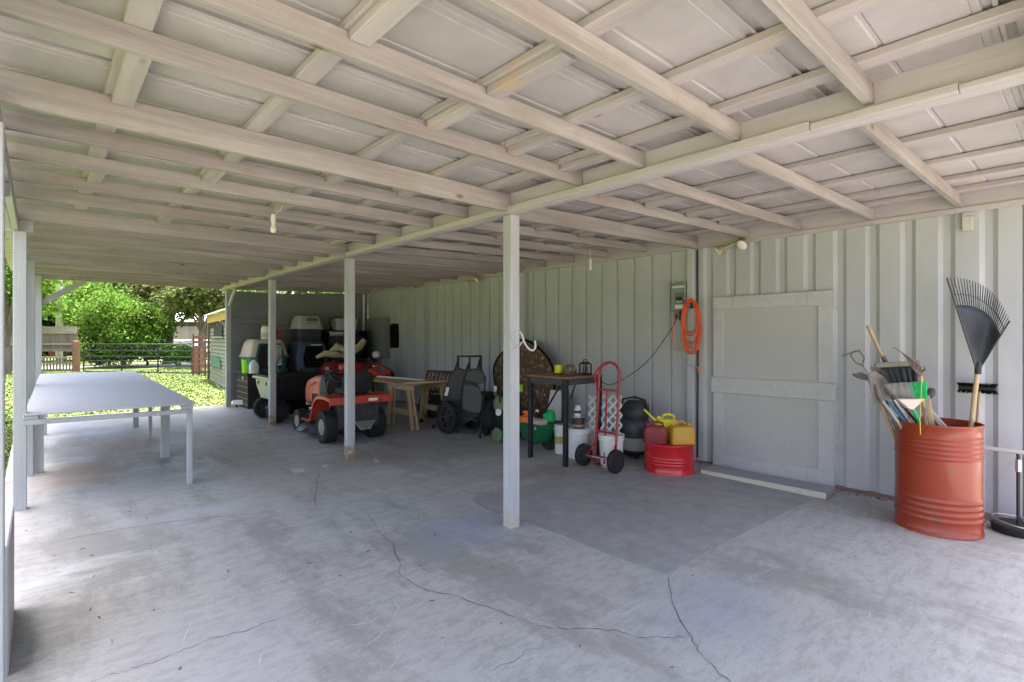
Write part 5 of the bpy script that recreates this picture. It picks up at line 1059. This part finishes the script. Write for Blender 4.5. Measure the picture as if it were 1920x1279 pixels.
tag(center(obj('work_glove', loft(B(), [(0, 0, -.05, .02, .02), (0, 0, 0, .03, .035), (0, 0, .05, .025, .03), (0, 0, .07, .01, .012)], 14, 2.2, Matrix.Translation(atd(1744, 738, 4.45)) @ Matrix.Rotation(R(60), 4, 'Y')), m_vac, smooth=60)), 'grey knob shaped grip right of the wooden lath in the barrel', 'grip')
tag(center(obj('yellow_twine', tube(B(), [atd(1729, 706, 4.16), atd(1727, 740, 4.16), atd(1726, 765, 4.12), atd(1725, 790, 4.08), atd(1726, 815, 4.09)], .0022, 5), m_yellow)), 'thin yellow twine hanging over the barrel rim', 'twine')
PB = thing('push_broom', 'black bristled push broom standing against the wall behind the barrel', 'push broom', (6.05, .67, 0), world=True)
obj('head', box(B(), 6.03, 6.09, .555, .80, 1.095, 1.125), m_dark, PB, bevel=.006)
b_ = B(); b2_ = B()
for k in range(46):
    y = .56+.235*k/45
    for j in range(3): tube(b_, [(6.04+j*.02, y, 1.096), (6.04+j*.02+random.uniform(-.006, .006), y+random.uniform(-.012, .012)+(y-.68)*.12, 1.06+random.uniform(0, .01))], [.004, .0015], 4, cap=False)
    for j in range(2): tube(b2_, [(6.045+j*.02, y, 1.124), (6.04+j*.02, y+(y-.68)*.15, 1.15+random.uniform(0, .008))], [.004, .0015], 4, cap=False)
obj('bristles', b2_, m_black, PB)
obj('bristles', b_, m_black, PB); obj('handle', tube(B(), [(6.05, .66, 1.09), (5.96, .70, .0)], .012), m_woodz, PB, smooth=True)
# T handled tool
TT = thing('weeding_tool', 'grey T handled tool with a round black base at the right edge', 'garden tool', (5.90, .42, fz(.4)), world=True)
t0 = Vector((5.93, .41, fz(.4)))
obj('base', lathe(B(), [(.001, 0), (.155, 0), (.165, .02), (.165, .06), (.15, .07), (.13, .06), (.001, .055)], t0, n=32), m_rubber, TT, smooth=35)
obj('shaft', tube(B(), [t0+Vector((0, 0, .05)), t0+Vector((0, 0, .65))], .013), m_darkmetal, TT, smooth=True)
obj('sleeve', tube(B(), [t0+Vector((0, 0, .50)), t0+Vector((0, 0, .60))], .019), m_metal, TT, smooth=True)
obj('handle', tube(B(), [t0+Vector((-.06, .22, .67)), t0+Vector((.01, -.18, .655))], .017), m_greyplastic, TT, smooth=True)
for a in (.5, 2.5, 4.2): obj('brace', tube(B(), [t0+Vector((0, 0, .15)), t0+Vector((.06*math.cos(a), .06*math.sin(a), .06))], .005), m_darkmetal, TT)
obj('hoop', tube(B(), [t0+Vector((.16*math.cos(a), .16*math.sin(a), .09+.02*math.sin(a))) for a in [2*math.pi*k/24 for k in range(24)]], .005, 6, closed=True), m_metal, TT, smooth=True)

# ================================================================== WALL FITTINGS
EP = thing('breaker_panel', 'small grey breaker panel with white labels on the container wall', 'electrical panel', (6.1, 3.53, 1.9), world=True)
obj('box', box(B(), 6.075, 6.17, 3.455, 3.66, 1.90, 2.25), m_greysteel, EP, bevel=.004); obj('door', box(B(), 6.066, 6.0745, 3.475, 3.60, 1.985, 2.13), mat('panel_recess', (.15, .165, .16), .5), EP)
for k in range(3): obj('breaker', box(B(), 6.058, 6.0655, 3.50+k*.03, 3.522+k*.03, 2.03, 2.075), m_dark, EP); obj('breaker_tag', box(B(), 6.060, 6.0655, 3.502+k*.03, 3.52+k*.03, 2.005, 2.02), m_paper, EP)
obj('label', box(B(), 6.070, 6.0745, 3.48, 3.60, 1.925, 1.975), m_paper, EP)
for k in range(6): obj('print_mark', box(B(), 6.070, 6.0745, 3.475+k*.028, 3.497+k*.028, 2.195, 2.215), m_paper, EP)
OB = thing('outlet_box', 'grey outlet box with plugged cords under the breaker panel', 'outlet', (6.12, 3.57, 1.78), world=True)
obj('box', box(B(), 6.10, 6.17, 3.555, 3.64, 1.79, 1.897), m_greysteel, OB, bevel=.004); obj('side_plate', box(B(), 6.09, 6.17, 3.51, 3.552, 1.77, 1.898), m_dark, OB); obj('plug', box(B(), 6.07, 6.099, 3.575, 3.60, 1.82, 1.845), m_dark, OB, bevel=.004); obj('plug', box(B(), 6.075, 6.099, 3.585, 3.61, 1.865, 1.885), m_orange, OB, bevel=.003)
SB = thing('switch_box', 'small blue electrical box on the stud inside the orange cord coil', 'electrical box', (6.05, 3.4, 1.9), world=True)
obj('box', box(B(), 6.045, 6.084, 3.365, 3.435, 1.92, 2.0), m_blue, SB, bevel=.003); obj('side', box(B(), 6.045, 6.084, 3.335, 3.363, 1.92, 2.0), m_dark, SB)
EC = thing('extension_cord', 'orange extension cord coiled and hung on the stud left of the container door', 'extension cord', (6.03, 3.35, 1.3), world=True)
pts = []; nl = 16
for l in range(nl):
    ry = random.uniform(.085, .125); zt = random.uniform(2.0, 2.045); zb = random.choice([1.38, 1.42, 1.35, 1.48, 1.58, 1.62]); cy = 3.355+random.uniform(-.02, .02)
    for k in range(16):
        a = math.pi/2+2*math.pi*k/16; zc = (zt+zb)/2; z = zc+(zt-zb)/2*math.sin(a); w = ry*(1-.18*(math.sin(a)+.0)) if math.sin(a) < 0 else ry*.95
        pts.append(Vector((6.025+random.uniform(-.022, .015), cy-w*math.cos(a), z)))
b_ = B(); tube(b_, smooth(pts, 2), .0055, 6); obj('coil', b_, m_orange, EC, smooth=True)
obj('tail', tube(B(), [(6.03, 3.30, 1.5), (6.03, 3.24, 1.38), (6.03, 3.235, 1.27), (6.03, 3.25, 1.20)], .0055, 6), m_orange, EC, smooth=True); obj('tail', tube(B(), [(6.03, 3.44, 1.42), (6.03, 3.44, 1.30), (6.03, 3.40, 1.22), (6.03, 3.32, 1.18), (6.03, 3.25, 1.19)], .005, 6), m_metal, EC, smooth=True)
obj('tail', tube(B(), [(6.08, 3.60, 1.87), (6.05, 3.62, 1.7), (6.04, 3.63, 1.5), (6.04, 3.58, 1.41), (6.04, 3.50, 1.40), (6.03, 3.45, 1.45)], .005, 6), m_orange, EC, smooth=True)
obj('plug', loft(B(), [(6.03, 3.25, 1.13, .016, .016), (6.03, 3.25, 1.19, .014, .014)], 12, 3), m_orangepl, EC, smooth=30)
tag(center(obj('paper_tag', box(B(), 6.066, 6.070, 3.37, 3.43, 1.375, 1.44), m_paper)), 'small white printed tag on the stud below the cord coil', 'tag')
JB = thing('junction_box', 'cream junction box high on the wall right of the door', 'junction box', (6.15, .75, 2.5), world=True)
obj('box', box(B(), 6.12, 6.17, .715, .79, 2.50, 2.63), mat('cream_box', (.50, .49, .43), .5), JB, bevel=.006); obj('cap', box(B(), 6.13, 6.17, .72, .785, 2.632, 2.664), m_wall, JB)
EC2 = thing('fuse_cabinet', 'large flat grey electrical cabinet high on the far wall', 'electrical cabinet', (6.1, 11.6, 1.05), world=True)
obj('cabinet', box(B(), 6.02, 6.17, 11.12, 12.08, 1.08, 2.04), m_greysteel, EC2, bevel=.004); obj('door', box(B(), 6.008, 6.0195, 11.14, 12.03, 1.10, 2.02), m_greysteel, EC2, bevel=.003)
tag(center(obj('black_mat', prism(B(), [(6.13, 10.72, 1.34), (6.13, 11.06, 1.33), (6.13, 11.07, 1.86), (6.13, 11.0, 1.90), (6.13, 10.73, 1.89), (6.13, 10.71, 1.6)], (.03, 0, 0)), m_black, bevel=.006)), 'narrow black mat hanging on the wall right of the grey cabinet', 'mat')
def flood(name, label, c, s=1.0, two=True):
    t = thing(name, label, 'floodlight', c, world=True); c = Vector(c)
    obj('canopy', lathe(B(), [(.001, -.02*s), (.05*s, -.02*s), (.055*s, .03*s)], c, 'X', 20), m_brass, t, smooth=40)
    for k in range(3): obj('screw', lathe(B(), [(.006*s, 0), (.006*s, .004)], c+Vector((-.024*s, .02*math.cos(k*2.1)*s, .02*math.sin(k*2.1)*s)), 'X', 8), m_dark, t)
    for sg in ((-1, 1) if two else (1,)):
        d = Vector((-.35, sg*.75, -.25)).normalized() if sg < 0 else Vector((-.25, .9, -.35)).normalized(); l = .10 if sg < 0 else .19
        p = c+d*l*s; obj('arm', tube(B(), [c, p], .018*s, 10), m_brass, t, smooth=True)
        q = Vector((-.75, -.35*0+.1, -.6)).normalized() if sg < 0 else Vector((-.5, .5, -.55)).normalized(); M = q.to_track_quat('Z', 'Y').to_matrix().to_4x4()
        lp = obj('lamp', lathe(B(), [(.02*s, -.07*s), (.035*s, -.05*s), (.06*s, .02*s), (.06*s, .035*s)], p, n=22, M=M), m_brass, t, smooth=40)
        obj('lens', lathe(B(), [(.058*s, .036*s), (.045*s, .046*s), (.001, .052*s)], p, n=22, M=M), m_glassface, lp, smooth=40)
    return t
flood('floodlight', 'twin head cream floodlight under the ledge above the cord coil', (6.06, 2.79, 2.665), 1.05)
flood('floodlight', 'distant twin floodlight high on the wall behind the nearest post', (6.06, 7.70, 2.67), 1.0)
flood('floodlight', 'furthest small floodlight on the wall near the grey cabinet', (6.08, 10.0, 2.68), .7)
def pendant(label, c, top):
    t = thing('hanging_bulb', label, 'light bulb', c); t.scale = (.8,)*3; top = (Vector(top)-Vector(c))/.8; c = Vector((0, 0, 0))
    obj('wire', tube(B(), [Vector(top), (Vector(top)+c)/2+Vector((.015, .01, .03)), c+Vector((0, 0, .09))], .003, 6), m_white, t, smooth=True)
    obj('socket', lathe(B(), [(.001, .10), (.018, .10), (.024, .08), (.026, .03), (.02, .0)], c, n=18), m_white, t, smooth=40)
    obj('bulb', lathe(B(), [(.016, -.001), (.02, -.02), (.031, -.05), (.031, -.07), (.02, -.092), (.001, -.098)], c, n=20), m_bulb, t, smooth=True)
    obj('pull_chain', tube(B(), [c+Vector((-.02, 0, .05)), c+Vector((-.05, .01, .055))], .003, 6), m_brass, t)
pendant('bare bulb in a white socket hanging over the left bay', (1.46, 4.60, 2.50), (1.55, 4.60, 2.70)); pendant('bare white bulb hanging near the wall in the right bay', (5.42, 4.46, 2.52), (5.42, 4.46, 2.79))
tag(center(obj('ceiling_box', box(B(), 5.36, 5.46, 4.44, 4.54, 2.765, 2.782), m_darkmetal)), 'dark metal box on the ceiling above the right hand bulb', 'ceiling box')
Z_ = lambda X, Y, d=4.12: atd(900+X/4.264, 600+Y/4.264, d)
HH = tag(center(obj('hose_loop', tube(B(), smooth([Z_(340, 175, 4.10), Z_(300, 215, 4.06), Z_(255, 235, 4.02), Z_(240, 205, 4.02), Z_(255, 145, 4.02), Z_(285, 98, 4.03), Z_(318, 97, 4.05), Z_(340, 130, 4.07), Z_(355, 180, 4.08), Z_(385, 225, 4.09), Z_(420, 243, 4.1), Z_(443, 215, 4.1), Z_(438, 165, 4.1)]), .0085, 10), m_greyplastic, smooth=True)), 'white plastic hose looped around the nearest post', 'hose')

# leaf litter and debris on the slab
b_ = B()
for px, py in [(98, 512), (310, 580), (205, 606), (345, 605), (352, 683), (270, 746), (420, 925), (340, 806), (855, 664), (1160, 634), (925, 614), (1315, 518), (1570, 467), (1630, 527), (1520, 563), (1575, 644), (1845, 651), (1210, 708), (1275, 681), (1880, 860), (800, 135), (550, 465), (1380, 588), (1760, 373), (675, 1030), (372, 838), (600, 590), (1385, 795), (1620, 775)]:
    p = fl(px/2, 740+py/2); a = random.uniform(0, 3); l = random.uniform(.005, .018); w = random.uniform(.002, .006); d = Vector((math.cos(a), math.sin(a), 0)); bar(b_, (p.x-d.x*l, p.y-d.y*l, fz(p.y)+.004), (p.x+d.x*l, p.y+d.y*l, fz(p.y)+.006), w, .003)
for _ in range(70):
    x, y = random.uniform(.2, 5.8), random.uniform(.4, 9); a = random.uniform(0, 3); l = random.uniform(.003, .010); d = Vector((math.cos(a), math.sin(a), 0)); bar(b_, (x-d.x*l, y-d.y*l, fz(y)+.003), (x+d.x*l, y+d.y*l, fz(y)+.004), .004, .002)
for _ in range(240):
    y = random.uniform(.4, 3.6); x = 6.10+random.gauss(0, .035); a = random.uniform(0, 3); l = random.uniform(.006, .02); d = Vector((math.cos(a), math.sin(a), random.uniform(-.2, .3))); bar(b_, (x-d.x*l, y-d.y*l, fz(y)+.004), (x+d.x*l, y+d.y*l, fz(y)+.006), .006, .003)
o = obj('leaf_litter', b_, mat('dead_leaf', (.13, .09, .06), .9, island=.6, var=.3), kind='stuff'); o['label'] = 'scattered dry leaf scraps on the concrete floor'; o['category'] = 'leaf litter'

# ================================================================== BEYOND THE SLAB
m_grey_fence = mat('weathered_fence', (.17, .135, .105), .85, var=.3, scale=3, stretch=(1, 1, .2), rnd=.2)
m_fencelight = mat('pale_fence_cap', (.27, .235, .19), .85, var=.2, scale=4)
m_fencered = mat('red_brown_fence', (.11, .045, .03), .8, var=.35, scale=5, rnd=.1)
m_postb = mat('orange_brown_post', (.17, .085, .045), .85, var=.25, scale=6, stretch=(1, 1, .3))
m_gate = mat('gate_painted_steel', (.025, .03, .04), .45, .5, var=.1)
G0 = atd(151, 697, 23); G1 = atd(366, 701, 21.5); G0.z = G1.z = .09
GT = thing('field_gate', 'dark steel five bar field gate between the fence posts', 'gate', (G0+G1)/2, world=True)
gp = lambda u, z: Vector((G0.x+(G1.x-G0.x)*u, G0.y+(G1.y-G0.y)*u, z))
obj('top_rail', tube(B(), [gp(.03, .12), gp(.03, 1.20), gp(.06, 1.32), gp(.93, 1.32), gp(.975, 1.22), gp(.975, .12)], .028, 8), m_gate, GT, smooth=True)
for z in (.15, .40, .60, .80, 1.05): obj('rail', tube(B(), [gp(.03, z), gp(.975, z)], .022, 8), m_gate, GT, smooth=True)
for u in (.375, .69): obj('upright', bar(B(), gp(u, .12), gp(u, 1.3), .05, .05), m_gate, GT)
for p, r, h, lb_ in ((atd(143, 697, 23), .14, 1.45, 'round orange brown gate post at the left end of the gate'), (atd(371, 702, 21.4), .16, 1.25, 'round reddish gate post at the right end of the gate')):
    tag(center(obj('gate_post', lathe(B(), [(r, 0), (r*.95, h), (.001, h+.02)], (p.x, p.y, .0), n=14), m_postb, smooth=40)), lb_, 'post')
# left fence
F0 = atd(-260, 700, 24.5); F1 = atd(146, 697, 23.3); F0.z = F1.z = .05
FN = thing('picket_fence', 'weathered grey brown board fence with a pale cap left of the gate', 'fence', F1, world=True)
fp = lambda u, z, o=0: Vector((F0.x+(F1.x-F0.x)*u-o*.67, F0.y+(F1.y-F0.y)*u-o*.74, z)); N_ = 62
pk = None
for k in range(N_):
    u = (k+.5)/N_; w = (F1-F0).length/N_
    h = 1.86+random.uniform(-.02, .02)
    obj('board', bar(B(), fp(u, 1.05), fp(u, h), w*.93, .02, up=(.67, .74, 0)), m_grey_fence, FN)
    obj('cap_board', bar(B(), fp(u, h-.02, .04), fp(u, 2.12+random.uniform(-.02, .02), .04), w*.88, .02, up=(.67, .74, 0)), m_fencelight, FN)
obj('rail', bar(B(), fp(0, 1.83, .08), fp(1, 1.83, .08), .03, .10), m_fencelight, FN); obj('rail', bar(B(), fp(0, 1.30, .08), fp(1, 1.32, .08), .05, .08), m_fencelight, FN); obj('rail', bar(B(), fp(0, 1.02, .06), fp(1, 1.05, .06), .05, .12), m_grey_fence, FN)
for k in range(70): u = (k+.5)/70; obj('baluster', bar(B(), fp(u, .12), fp(u, .70), .06, .04, up=(.67, .74, 0)), m_grey_fence, FN)
obj('rail', bar(B(), fp(0, .70, .05), fp(1, .72, .05), .05, .07), m_fencelight, FN); obj('rail', bar(B(), fp(0, .15, .05), fp(1, .16, .05), .05, .08), m_grey_fence, FN)
for u in (.0, .25, .5, .75): obj('post', bar(B(), fp(u, 0, .06), fp(u, 1.9, .06), .10, .10), m_grey_fence, FN)
# right fence / pallets
PA = thing('pallet_fence', 'red brown slatted fence panel right of the gate', 'fence', atd(385, 702, 20.5), world=True)
P0, P1 = atd(363, 700, 20.8), atd(397, 704, 20.3)
for z, h in ((.25, .10), (.50, .08), (.75, .08), (1.0, .10), (1.22, .10), (1.42, .10), (1.62, .09)):
    obj('slat', bar(B(), Vector((P0.x, P0.y, z)), Vector((P1.x, P1.y, z)), .03, h), m_fencered, PA)
for u in (0, .33, .66, 1): q = P0.lerp(P1, u); obj('upright', bar(B(), Vector((q.x, q.y+.05, .0)), Vector((q.x, q.y+.05, 1.75)), .09, .05), m_fencered, PA)
# shed
SH = thing('shed', 'small pale green corrugated shed with an orange fascia by the far post', 'shed', atd(410, 725, 17), world=True)
c0 = atd(393, 722, 18.5); c1 = atd(424, 738, 15.2); m_shedw = mat('shed_green_metal', (.15, .16, .10), .6, var=.15, scale=2, c2=(.12, .11, .07), c2amt=.45)
c0.z = c1.z = 0; dv = (c1-c0); nv = Vector((dv.y, -dv.x, 0)).normalized(); nv = nv if nv.x > 0 else -nv; cz = lambda u, z: c0+dv*u+Vector((0, 0, z))
for k in range(15):
    z = .18+k*.115; obj('siding_board', prism(B(), [cz(0, z), cz(1, z), cz(1, z+.11)+nv*.03, cz(0, z+.11)+nv*.03], nv*2.2), m_shedw, SH)
obj('fascia', prism(B(), [cz(-.03, 2.1), cz(1.1, 2.1), cz(1.1, 2.34), cz(-.03, 2.34)], nv*-.06), mat('orange_fascia', (.36, .22, .05), .7, var=.2), SH)
obj('roof', prism(B(), [cz(-.06, 2.345)-nv*.15, cz(1.1, 2.345)-nv*.15, cz(1.1, 2.75)+nv*1.3, cz(-.06, 2.75)+nv*1.3], (0, 0, .04)), m_paper, SH)
obj('corner_post', bar(B(), cz(0, 0)-nv*.03, cz(0, 2.1)-nv*.03, .10, .06), mat('dark_trim', (.10, .08, .05), .8), SH)
wn = obj('window', prism(B(), [cz(.35, 1.62), cz(.85, 1.62), cz(.85, 1.98), cz(.35, 1.98)], nv*-.03), m_dark, SH); obj('window_frame', prism(B(), [cz(.32, 1.58), cz(.88, 1.58), cz(.88, 1.615), cz(.32, 1.615)], nv*-.05), m_fencelight, wn)
obj('green_tub', prism(B(), [cz(.15, .65)-nv*.01, cz(.75, .65)-nv*.01, cz(.7, .95)-nv*.01, cz(.15, 1.0)-nv*.01], nv*-.03), mat('tub_green', (.05, .13, .09), .4), SH)
obj('wall_base', prism(B(), [cz(0, 0), cz(1, 0), cz(1, .17), cz(0, .17)], nv*2.2), m_greysteel, SH)
# garage and trailer sign
GA = thing('garage', 'tan board sided garage with a white roof beyond the road', 'garage', atd(355, 660, 40), world=True)
A0, A1_ = atd(300, 660, 42), atd(415, 660, 40); A0.z = A1_.z = .1; e = (A1_-A0); bk_ = Vector((.67, .74, 0))
gq = lambda u, z: A0+e*u+Vector((0, 0, z))
obj('wall', prism(B(), [gq(0, 0), gq(1, 0), gq(1, 2.75), gq(0, 2.75)], bk_*6), mat('dark_brown_wall', (.10, .08, .06), .9, var=.2), GA)
for k in range(9): u = .24+k*.048; obj('door_panel', prism(B(), [gq(u, .1), gq(u+.046, .1), gq(u+.046, 2.45), gq(u, 2.45)], bk_*-.06), mat('tan_boards', (.33, .27, .22), .85, var=.12, rnd=.1), GA)
obj('roof', prism(B(), [gq(-.03, 2.76)-bk_*.4, gq(1.03, 2.76)-bk_*.4, gq(1.03, 3.7)+bk_*3, gq(-.03, 3.7)+bk_*3], (0, 0, .08)), m_paper, GA)
TR = thing('white_trailer', 'low white trailer with faint markings parked in front of the garage', 'trailer', atd(340, 668, 33), world=True)
q0, q1 = atd(318, 650, 33), atd(364, 652, 32); h = (q0.z+.02); e2 = q1-q0; q0.z = q1.z = 0
tq = lambda u, z: q0+(q1-q0)*u+Vector((0, 0, z))
obj('body', prism(B(), [tq(0, .72), tq(1, .72), tq(1, 1.5), tq(0, 1.5)], bk_*1.8), m_paper, TR, bevel=.03)
for k in range(6): obj('marking', prism(B(), [tq(.25+k*.11, 1.18), tq(.33+k*.11, 1.18), tq(.33+k*.11, 1.28), tq(.25+k*.11, 1.28)], bk_*-.02), mat('blue_print', (.2, .25, .45), .7), TR)
for u in (.25, .75): obj('wheel', lathe(B(), [(.3, -.1), (.3, .1)], tq(u, .42)+bk_*.2, n=18, M=Matrix.Rotation(R(90), 4, 'X')), m_dark, TR, smooth=40)
# cars beyond the fence
def car(label, px, d, m, L_=4.4):
    c = atd(px, 640, d); c.z = .12; ang = math.atan2(-SN, CS)-R(5)
    t = thing('parked_car', label, 'car', c, ang)
    pr = [(-2.2, .35), (-2.2, .75), (-2.05, .9), (-1.5, .95), (-1.0, 1.38), (.4, 1.42), (1.0, .98), (2.0, .85), (2.2, .7), (2.2, .35)]
    obj('body', prism(B(), [(x, -.85, z) for x, z in pr], (0, 1.7, 0)), m, t, bevel=.06, seg=2)
    for s in (-1, 1):
        obj('window', prism(B(), [(-1.35, s*.856, .98), (-.92, s*.856, 1.32), (.33, s*.856, 1.34), (.8, s*.856, .98)], (0, s*.01, 0)), m_dark, t)
        for x in (-1.35, 1.35): obj('wheel', lathe(B(), [(.16, -.1), (.33, -.1), (.33, .1), (.16, .1)], (x, s*.8, .33), 'Y', 20), m_dark, t, smooth=40)
    return t
car('dark red car parked beyond the left fence', 168, 36, m_oldred); car('dark blue grey car parked left of the white trailer', 298, 38, mat('car_blue', (.04, .06, .10), .3))
PO = tag(center(obj('utility_pole', lathe(B(), [(.17, 0), (.13, 9)], (atd(111, 690, 30).x, atd(111, 690, 30).y, .1), n=12), mat('pole_grey', (.42, .38, .32), .9, var=.15, stretch=(1, 1, .1)), smooth=40)), 'pale grey utility pole rising behind the left fence', 'pole')

# ------------------------------------------------------------------ trees and shrubs
def leaf_mesh(name, n, R_, size, m, clumps=40, flat=1.0, hollow=.45, seed=0, drop=.0):
    rs = np.random.RandomState(seed); cc = rs.normal(size=(clumps, 3)); cc /= np.linalg.norm(cc, axis=1)[:, None]; cc *= (hollow+(1-hollow)*rs.rand(clumps, 1)**.6)*.82
    idx = rs.randint(0, clumps, n); p = cc[idx]+rs.normal(size=(n, 3))*(.09+.09*rs.rand(clumps)[idx])[:, None]; p *= np.array(R_)
    a = rs.normal(size=(n, 3)); a /= np.linalg.norm(a, axis=1)[:, None]; b = rs.normal(size=(n, 3)); b -= (b*a).sum(1)[:, None]*a; b /= np.linalg.norm(b, axis=1)[:, None]
    s = size*(.5+rs.rand(n, 1)); co = np.stack([p-a*s, p+b*s*.5, p+a*s, p-b*s*.5], 1).reshape(-1)
    me = bpy.data.meshes.new(name); me.vertices.add(4*n); me.vertices.foreach_set('co', co); me.loops.add(4*n); me.loops.foreach_set('vertex_index', np.arange(4*n)); me.polygons.add(n); me.polygons.foreach_set('loop_start', np.arange(0, 4*n, 4)); me.update(calc_edges=True); me.materials.append(m); return me
def tree(label, base, trunk_h, R_, m, n=5000, size=.12, tr=.16, lean=(0, 0), seed=0, cz=None, cat='tree', name='tree', limbs=5, group=None, extra=None, hollow=.45):
    t = thing(name, label, cat, base, random.uniform(0, 6)*0, group=group); rnd = random.Random(seed)
    cz = cz or trunk_h+R_[2]*.6
    b_ = B(); top = Vector((lean[0], lean[1], cz)); tube(b_, [(0, 0, -.1), (lean[0]*.2+.05, lean[1]*.2, trunk_h*.4), (lean[0]*.5, lean[1]*.5+.06, trunk_h*.8), top], [tr, tr*.85, tr*.7, tr*.25], 9)
    for k in range(limbs):
        a = 2*math.pi*k/limbs+rnd.random(); s0 = Vector((lean[0]*.5, lean[1]*.5, trunk_h*(.6+.35*rnd.random()))); e0 = top+Vector((math.cos(a)*R_[0]*.7, math.sin(a)*R_[1]*.7, R_[2]*rnd.uniform(-.4, .6)))
        mid = s0.lerp(e0, .5)+Vector((0, 0, .1)); tube(b_, [s0, mid, e0], [tr*.5, tr*.3, tr*.08], 6)
    obj('trunk', b_, m_bark, t, smooth=60)
    o = bpy.data.objects.new('crown', leaf_mesh('crown', n, R_, size, m, seed=seed, clumps=46, hollow=hollow)); COL.objects.link(o); o.parent = t; o.location = top
    if extra:
        for (mm, k, sz) in extra:
            o = bpy.data.objects.new('leaf_patch', leaf_mesh('leaf_patch', k, tuple(v*.85 for v in R_), sz, mm, clumps=5, seed=seed+9, hollow=.7)); COL.objects.link(o); o['kind'] = 'stuff'; o.parent = t; o.location = top
    return t
def gp3(px, d, z=.1): p = atd(px, 640, d); p.z = z; return p
tree('big round bright green bush with brown patches behind the gate', gp3(232, 26.5), .5, (2.0, 2.0, 1.95), m_leafb, 24000, .062, .10, seed=3, cz=2.2, name='bush', cat='bush', limbs=9, extra=[(m_leafr, 700, .05), (m_leafy, 2500, .08), (m_leafd, 2500, .08)])
tree('bright green shrub filling the space right of the big bush', gp3(275, 28), .4, (1.5, 1.5, 1.7), m_leafy, 7000, .09, .08, seed=4, cz=1.9, name='bush', cat='bush', limbs=7)
tree('bright green shrub left of the big bush above the dark car', gp3(185, 29), .6, (1.7, 1.5, 1.8), m_leafb, 7000, .09, .08, seed=14, cz=3.1, name='bush', cat='bush', limbs=7, extra=[(m_leafr, 300, .06)])
tree('broad olive tree with a thick dark trunk in front of the garage', gp3(312, 30), 3.2, (3.0, 3.0, 1.9), m_leafo, 14000, .11, .24, lean=(.5, -.3), seed=5, cz=4.7, limbs=9)
tree('slender olive tree just left of the far corner post', gp3(377, 27), 2.6, (2.2, 2.0, 1.7), m_leafo, 10000, .10, .13, seed=6, cz=3.9, limbs=7)
tree('pale green tree over the little green shed', gp3(408, 31), 3, (2.2, 2.2, 2.0), m_leafy, 8000, .11, .14, seed=7, cz=4.6)
tree('dark green tree behind the utility pole', gp3(118, 34), 1.6, (2.6, 2.6, 3.0), m_leafd, 12000, .14, .2, seed=8, cz=3.4, extra=[(m_leaforange, 0+260, .09), (m_leafb, 1800, .1)])
tree('bright green tree with orange flowers right of the utility pole', gp3(140, 31), 2.2, (1.7, 1.6, 1.5), m_leafb, 6000, .10, .12, seed=9, cz=3.5, extra=[(m_leaforange, 420, .09)])
tree('dark evergreen tree between the left posts', gp3(72, 33), 2, (3.0, 3.0, 3.2), m_leafd, 9000, .15, .2, seed=10, cz=4)
tree('bright green tree at the left edge beyond the near post', gp3(12, 22), 1.7, (2.0, 2.0, 2.3), m_leafb, 9000, .1, .16, seed=11, cz=4.3)
tree('mid green tree further left outside the posts', gp3(-60, 26), 2, (3.2, 3.2, 3.0), m_leafy, 9000, .12, .2, seed=12, cz=3.9)
tree('low green shrub directly behind the gate bars', gp3(205, 27.0), .2, (1.4, 1.0, .75), m_leafy, 4000, .07, .05, seed=21, cz=.75, name='bush', cat='bush', limbs=4)
tree('low leafy shrub behind the right half of the gate', gp3(330, 27.5), .2, (1.5, .9, .55), m_leafb, 3500, .08, .05, seed=22, cz=.65, name='bush', cat='bush', limbs=4)
for k, (px, d, lbq) in enumerate(((20, 46, 'tall background tree left of the dark evergreen'), (95, 48, 'tall background tree behind the utility pole'), (165, 50, 'tall background tree above the red car'), (235, 49, 'tall background tree directly above the big bush'), (300, 52, 'tall background tree left of the garage roof'), (365, 53, 'tall background tree above the garage roof'), (430, 50, 'tall background tree behind the shed'), (-70, 44, 'tall background tree furthest left of all'))):
    tree(lbq, gp3(px, d), 2.5, (4.2, 4.2, 4.4), (m_leafd, m_leafy, m_leafo, m_leafb)[k % 4], 9000, .24, .3, seed=30+k, cz=5.6, group='tall trees along the back')
# far wood mass closing the horizon
def wood():
    rs = np.random.RandomState(5); n = 60000; a = rs.uniform(-75, 170, n)*math.pi/180; r = rs.uniform(58, 72, n); z = rs.rand(n)**1.0*(9+3*np.sin(a*9)+2*np.sin(a*23))
    p = np.c_[r*np.sin(a-.0), r*np.cos(a), z]; u = rs.normal(size=(n, 3)); u /= np.linalg.norm(u, axis=1)[:, None]; v = rs.normal(size=(n, 3)); v -= (v*u).sum(1)[:, None]*u; v /= np.linalg.norm(v, axis=1)[:, None]
    s = .35+.4*rs.rand(n, 1); co = np.stack([p-u*s, p+v*s*.6, p+u*s, p-v*s*.6], 1).reshape(-1)
    me = bpy.data.meshes.new('distant_wood'); me.vertices.add(4*n); me.vertices.foreach_set('co', co); me.loops.add(4*n); me.loops.foreach_set('vertex_index', np.arange(4*n)); me.polygons.add(n); me.polygons.foreach_set('loop_start', np.arange(0, 4*n, 4)); me.update(calc_edges=True); me.materials.append(m_leafy)
    o = bpy.data.objects.new('distant_wood', me); COL.objects.link(o); o['kind'] = 'stuff'; o['label'] = 'distant belt of green trees closing the view'; o['category'] = 'woods'
wood()
